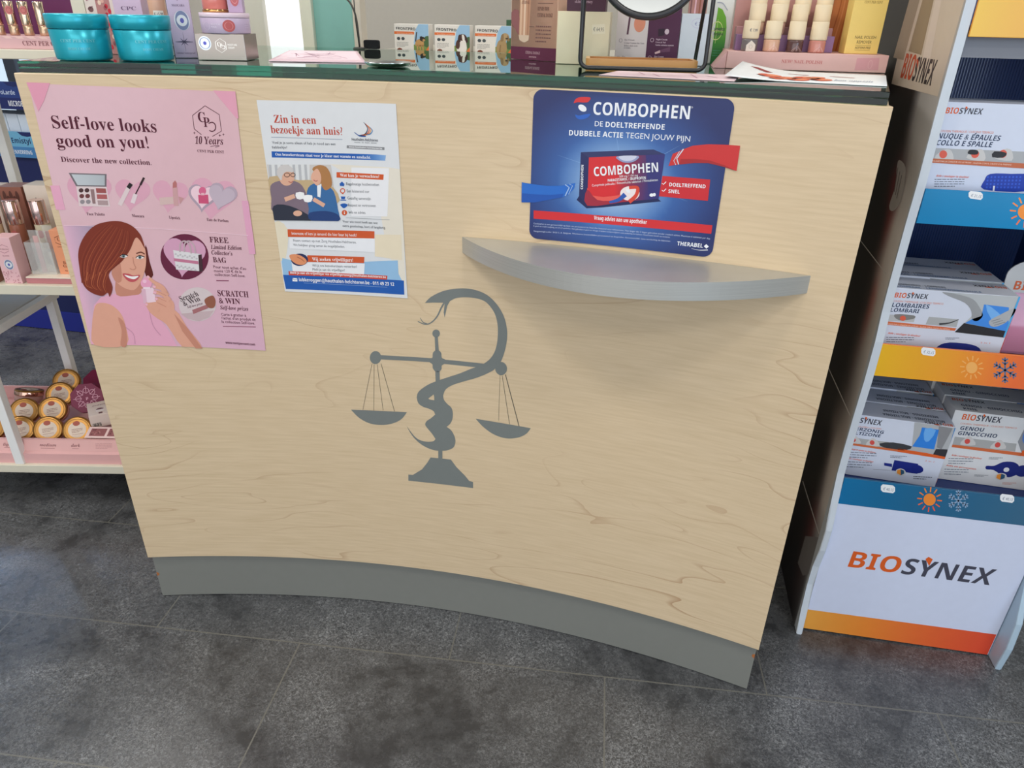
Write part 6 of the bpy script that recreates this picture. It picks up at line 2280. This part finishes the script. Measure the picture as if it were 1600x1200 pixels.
def polish(label, x, y, z, col, clear=False):
    t = thing('nail_polish', label, 'nail polish', (x, y, z), 'nail polish bottles in the pink stand')
    M = Matrix.Translation((x, y, z))
    b = MB()
    b.lathe([(0.0115, 0), (0.0128, 0.0008), (0.0131, 0.003), (0.0131, 0.0165), (0.0122, 0.0182)], 'gloss', col, M, 32)
    P = cylprint(M, 0.0133, 0.022, 0, 0.018, None, 'paper', 0.25)(b)
    if clear:
        P.poly([(6, 100), (6, 50), (40, 10), (78, 46), (78, 100)], (238, 226, 212), 1)
        P.ring(40, 62, 12, 16, 2, (190, 170, 150), 2, 14)
    else:
        c = mix(col, (250, 214, 206), 0.55)
        for s_ in (1.0, 0.7):
            P.line([(46 - 38 * s_, 96), (46 - 30 * s_, 78), (46, 60 - 30 * s_ + 12), (46 + 30 * s_, 78), (46 + 38 * s_, 96)], 3.5, c, 1)
        P.text('p', 40, 84, 52, 84, 22, c, 'serif', 2)
    b.build('bottle', t)
    b = MB()
    b.lathe([(0.0120, 0.0184), (0.0131, 0.0190), (0.0134, 0.021), (0.0131, 0.0445), (0.0122, 0.0455)], 'matte', (234, 216, 184), M, 32)
    if clear:
        P = cylprint(M, 0.0134, 0.02, 0.02, 0.044, None, 'paper', 0.25)(b)
        P.text('€ 7,99', 14, 62, 78, 62, 18, (110, 110, 124), 'def')
    b.build('cap', t)


for lbl, x, c, cl in (('clear-grey nail polish with a price on its cap, front row', 0.4672, (120, 112, 112), True), ('nude beige nail polish in the front row', 0.5024, (222, 176, 148), False),
                      ('dark brown nail polish in the front row', 0.5394, (92, 64, 62), False), ('dusty rose nail polish at the end of the front row', 0.5745, (204, 136, 122), False)):
    polish(lbl, x, 0.3865, ZN, c, cl)
for lbl, x, c in (('cream-capped nail polish on the lilac step behind the clear-grey one', 0.4762, (206, 170, 150)), ('cream-capped nail polish on the lilac step behind the nude one', 0.5105, (190, 150, 140)),
                  ('cream-capped nail polish on the lilac step behind the dark brown one', 0.5440, (150, 110, 100)), ('cream-capped nail polish on the lilac step behind the dusty rose one', 0.5795, (196, 130, 120))):
    polish(lbl, x, 0.4148, ZN + 0.0138 + 0.0110, c)
for lbl, x, c in (('cream-capped nail polish on the top step behind the clear-grey one', 0.4790, (206, 170, 150)), ('cream-capped nail polish on the top step behind the nude one', 0.5150, (190, 150, 140)),
                  ('cream-capped nail polish on the top step behind the dark brown one', 0.5500, (150, 110, 100)), ('cream-capped nail polish on the top step behind the dusty rose one', 0.5850, (196, 130, 120))):
    polish(lbl, x, 0.4440 - 0.0020, ZN + 0.0362, c)


def art_remover(P):
    P.text('CENT PER CENT', 30, 38, 82, 38, 3, (156, 128, 60), 'serif')
    P.text('NAIL POLISH', 24, 81, 86, 81, 3.8, (120, 100, 56), 'def')
    P.text('REMOVER', 32, 87, 76, 87, 3.8, (120, 100, 56), 'def')
    P.text('ACETONE FREE', 30, 93.5, 76, 93.5, 2.6, (120, 100, 56), 'bold')
    for y in (89.2, 95.2):
        P.line([(30, y), (76, y)], 0.4, (140, 118, 60), 1)


wrap_box('carton', 'yellow nail polish remover carton standing on the pink stand', 'box', 0.6185, 0.386, ZN, 0.0525, 0.034, 0.118, 0.06, (238, 208, 118), None, art_remover)
wrap_box('picture_card', 'orange-brown card printed with folded cloth standing behind the polish bottles', 'card', 0.6060, 0.4805, ZN, 0.060, 0.004, 0.12, 0.0, (204, 128, 72), None, lambda P: [P.line([(10 + k * 12, 0), (20 + k * 10, 40), (4 + k * 14, 100)], 4, ((176, 98, 50), (222, 150, 96))[k % 2], 1, 5, taper=(0.4, 1)) for k in range(7)])

# ---- things at the back edge
g = thing('gooseneck_stem', 'thin dark bent metal stem standing at the back edge of the glass', 'stem', (-0.318, 0.64, GX))
b = MB()
b.lathe([(0.014, 0), (0.015, 0.001), (0.012, 0.003), (0.005, 0.0035)], 'plastic', (60, 58, 54), Matrix.Translation((-0.318, 0.64, GX)), 24)
b.build('foot', g)
b = MB()
b.tube(spline([(-0.318, 0.64, GX + 0.003), (-0.319, 0.64, 1.075), (-0.322, 0.64, 1.105), (-0.331, 0.64, 1.128), (-0.345, 0.64, 1.142), (-0.36, 0.64, 1.155)], 6, False), 0.0021, 'plastic', (72, 66, 58), 8)
b.build('bent_arm', g)
b = MB()
b.tube([(-0.3175, 0.637, GX + 0.003), (-0.322, 0.637, 1.10), (-0.3225, 0.637, 1.17)], 0.0013, 'plastic', (60, 56, 50), 8)
b.build('wire', g)
b = MB()
o_ = rr_outline(-0.3085, -0.2755, GX, GX + 0.0178, 0.004)
b.prism([(x, z) for x, z in o_], 0.0, 0.012, 'matte', (30, 30, 32), Matrix(((1, 0, 0, 0), (0, 0, 1, 0.640), (0, 1, 0, 0), (0, 0, 0, 1))))
tag(b.build('card_reader', None, (-0.292, 0.646, GX)), 'small black rounded device standing at the back edge of the glass', 'device')

# back worktop behind the counter, with three pet-medicine boxes
bw = thing('back_worktop', 'pale back worktop just behind the counter carrying the pet medicine boxes', 'worktop', (0.1, 0.95, 0))
b = MB(); b.box(-0.33, 0.68, 0.70, 1.15, 1.008, 1.0345, 'painted', (186, 182, 168), 0.002); b.build('board', bw)
b = MB(); b.box(-0.32, 0.67, 0.72, 1.14, 0.002, 1.0078, 'painted', (176, 172, 160), 0.001); b.build('cabinet', bw)
ZB = 1.0348


def art_pet(kind):
    def f(P):
        bl = (158, 196, 226)
        P.poly([(62, 22), (72, 0), (100, 0), (100, 100), (60, 100), (56, 70)], bl, 1)
        P.poly([(56, 78), (100, 70), (100, 100), (56, 100)], (122, 146, 74), 2)
        P.poly([(88, 50), (96, 44), (100, 46), (100, 84), (86, 82)], (74, 104, 62), 3, 2)
        P.text('FRONTPRO', 6, 22, 62, 24, 10, (34, 34, 36), 'bold', 3)
        P.rect_(0, 29, 58, 39, (232, 116, 52), 3)
        P.text('Kauwtabletten voor honden', 8, 37, 54, 37, 4, (246, 226, 206), 'def', 4)
        P.ell(12, 56, 5, 6, (70, 76, 80), 3)
        P.ell(25, 56, 5, 6, (70, 76, 80), 3)
        greek(P, 6, 68, 40, 88, 4, (110, 110, 110), 0.3)
        P.poly([(6, 100), (8, 94), (14, 91), (20, 94), (22, 100)], (130, 70, 50), 3)
        P.poly([(90, 100), (100, 82), (100, 100)], (232, 116, 52), 4)
        if kind == 0:
            T_, D_ = (196, 150, 92), (60, 50, 44)
            P.poly([(60, 78), (64, 62), (74, 56), (84, 60), (86, 78), (82, 84), (66, 84)], T_, 4, 3)
            for x in (66, 74, 82):
                P.line([(x, 78), (x + 1, 98)], 4, T_, 4)
            P.ell(82, 56, 8, 9, D_, 5)
            P.poly([(74, 48), (80, 44), (82, 56), (76, 56)], (40, 34, 32), 6)
            P.ell(86, 60, 4, 4, T_, 6)
            P.line([(62, 66), (64, 44), (66, 30)], 3, D_, 5, 3)
        elif kind == 1:
            B_, W_ = (84, 50, 40), (236, 230, 222)
            P.poly([(64, 98), (66, 66), (76, 52), (88, 56), (90, 98)], W_, 4, 3)
            P.poly([(60, 84), (62, 62), (70, 54), (72, 76), (68, 90)], B_, 5, 3)
            P.ell(80, 46, 11, 13, B_, 5)
            P.poly([(78, 36), (84, 38), (86, 56), (80, 60)], W_, 6, 2)
            P.poly([(68, 40), (74, 36), (74, 62), (66, 64)], (64, 36, 30), 6, 2)
            P.poly([(90, 40), (95, 60), (90, 66), (86, 46)], (64, 36, 30), 6, 2)
        else:
            G_ = (176, 146, 100)
            P.poly([(60, 98), (62, 62), (72, 50), (84, 54), (86, 98)], G_, 4, 3)
            P.ell(82, 40, 11, 14, (186, 156, 112), 5)
            P.poly([(72, 34), (78, 30), (78, 54), (70, 56)], (150, 120, 80), 6, 2)
            P.poly([(90, 34), (95, 52), (90, 56), (87, 40)], (150, 120, 80), 6, 2)
            P.ell(87, 46, 4, 3, (60, 48, 40), 7)
            P.line([(70, 70), (68, 98)], 4, (150, 120, 80), 5)
    return f


PET = ('pet medicine box showing a tan running dog', 'pet medicine box showing a brown and white spaniel', 'pet medicine box showing a golden shaggy dog beside the serum carton')
for k, (x, w_, sc) in enumerate(((-0.2925, 0.0825, (206, 96, 70)), (-0.1960, 0.0835, (74, 134, 200)), (-0.1005, 0.086, (110, 90, 120)))):
    o = wrap_box('pet_medicine_box', PET[k], 'box', x, 0.80 + 0.004 * k, ZB, w_, 0.04, 0.0555, 0.02, (236, 230, 222), 'pet medicine boxes on the back worktop', art_pet(k))
wrap_box('carton', 'dark green carton lying behind the golden dog box', 'box', -0.045, 0.90, ZB, 0.10, 0.05, 0.068, 0.0, (54, 96, 66), None, lambda P: P.text('medical care', 14, 30, 70, 30, 10, (150, 190, 160), 'bold'))

# wall shelf between the polish stand and the floor display
ws = thing('wall_shelf', 'glass wall shelves with dark brackets seen past the nail polish stand', 'shelf', (0.9, 1.3, 0))
for z in (0.985, 1.130):
    b = MB(); b.box(0.70, 1.15, 1.20, 1.48, z, z + 0.008, 'gloss', (30, 84, 74), 0.0006); b.build('glass_shelf', ws)
b = MB(); b.box(0.70, 1.15, 1.48, 1.50, 0.002, 1.6, 'painted', (96, 100, 100), 0.001); b.build('back_board', ws)
for z in (0.985, 1.130):
    b = MB(); b.box(0.705, 0.72, 1.21, 1.4798, z - 0.03, z - 0.0002, 'painted', (60, 62, 62)); b.build('bracket', ws)


def art_far(P):
    logo(P, (12, 26), (60, 28), 12)
    P.line([(14, 40), (62, 42)], 1.5, (226, 150, 110), 1)
    P.text('MEERZONIG', 8, 56, 62, 57, 10, TX, 'bold')
    P.text('MULTIZONE', 8, 69, 58, 70, 10, TX, 'bold')
    P.poly([(0, 76), (100, 76), (100, 90), (0, 90)], (170, 172, 172), 1)
    P.poly([(36, 78), (46, 77), (48, 90), (36, 90)], (206, 90, 76), 2)
    P.poly([(52, 78), (72, 84), (60, 90)], (50, 50, 54), 2)
    P.rect_(0, 88, 100, 94, (206, 96, 70), 3)


wrap_box('heat_cushion_box', 'white cushion box on the glass wall shelf, seen past the yellow carton', 'box', 0.834, 1.215, 0.9935, 0.15, 0.06, 0.107, 0.0, (228, 230, 228), None, art_far)
wrap_box('shelf_sign', 'white sign with dark script standing on the upper glass wall shelf', 'sign', 0.845, 1.212, 1.1383, 0.12, 0.006, 0.07, 0.0, (226, 226, 236), None,
         lambda P: [P.text('Comfort', 10, 52, 52, 52, 14, (60, 64, 90), 'serifi'), P.text('pharmacie', 20, 32, 62, 32, 6, (110, 112, 130), 'def'), P.line([(66, 50), (76, 34), (84, 44), (70, 60), (60, 50)], 1.6, (150, 150, 180), 1, 5)])
wrap_box('carton', 'orange carton on a low stool below the glass wall shelf', 'box', 0.835, 1.10, 0.86, 0.14, 0.06, 0.13, 0.0, (240, 176, 84), None)
st = thing('low_stand', 'grey stand under the orange carton behind the counter', 'stand', (0.9, 1.13, 0))
b = MB(); b.box(0.80, 1.02, 1.08, 1.18, 0.845, 0.8598, 'painted', (120, 120, 118), 0.001); b.build('top', st)
b = MB(); b.box(0.82, 1.00, 1.09, 1.17, 0.002, 0.8448, 'painted', (104, 104, 104), 0.001); b.build('column', st)
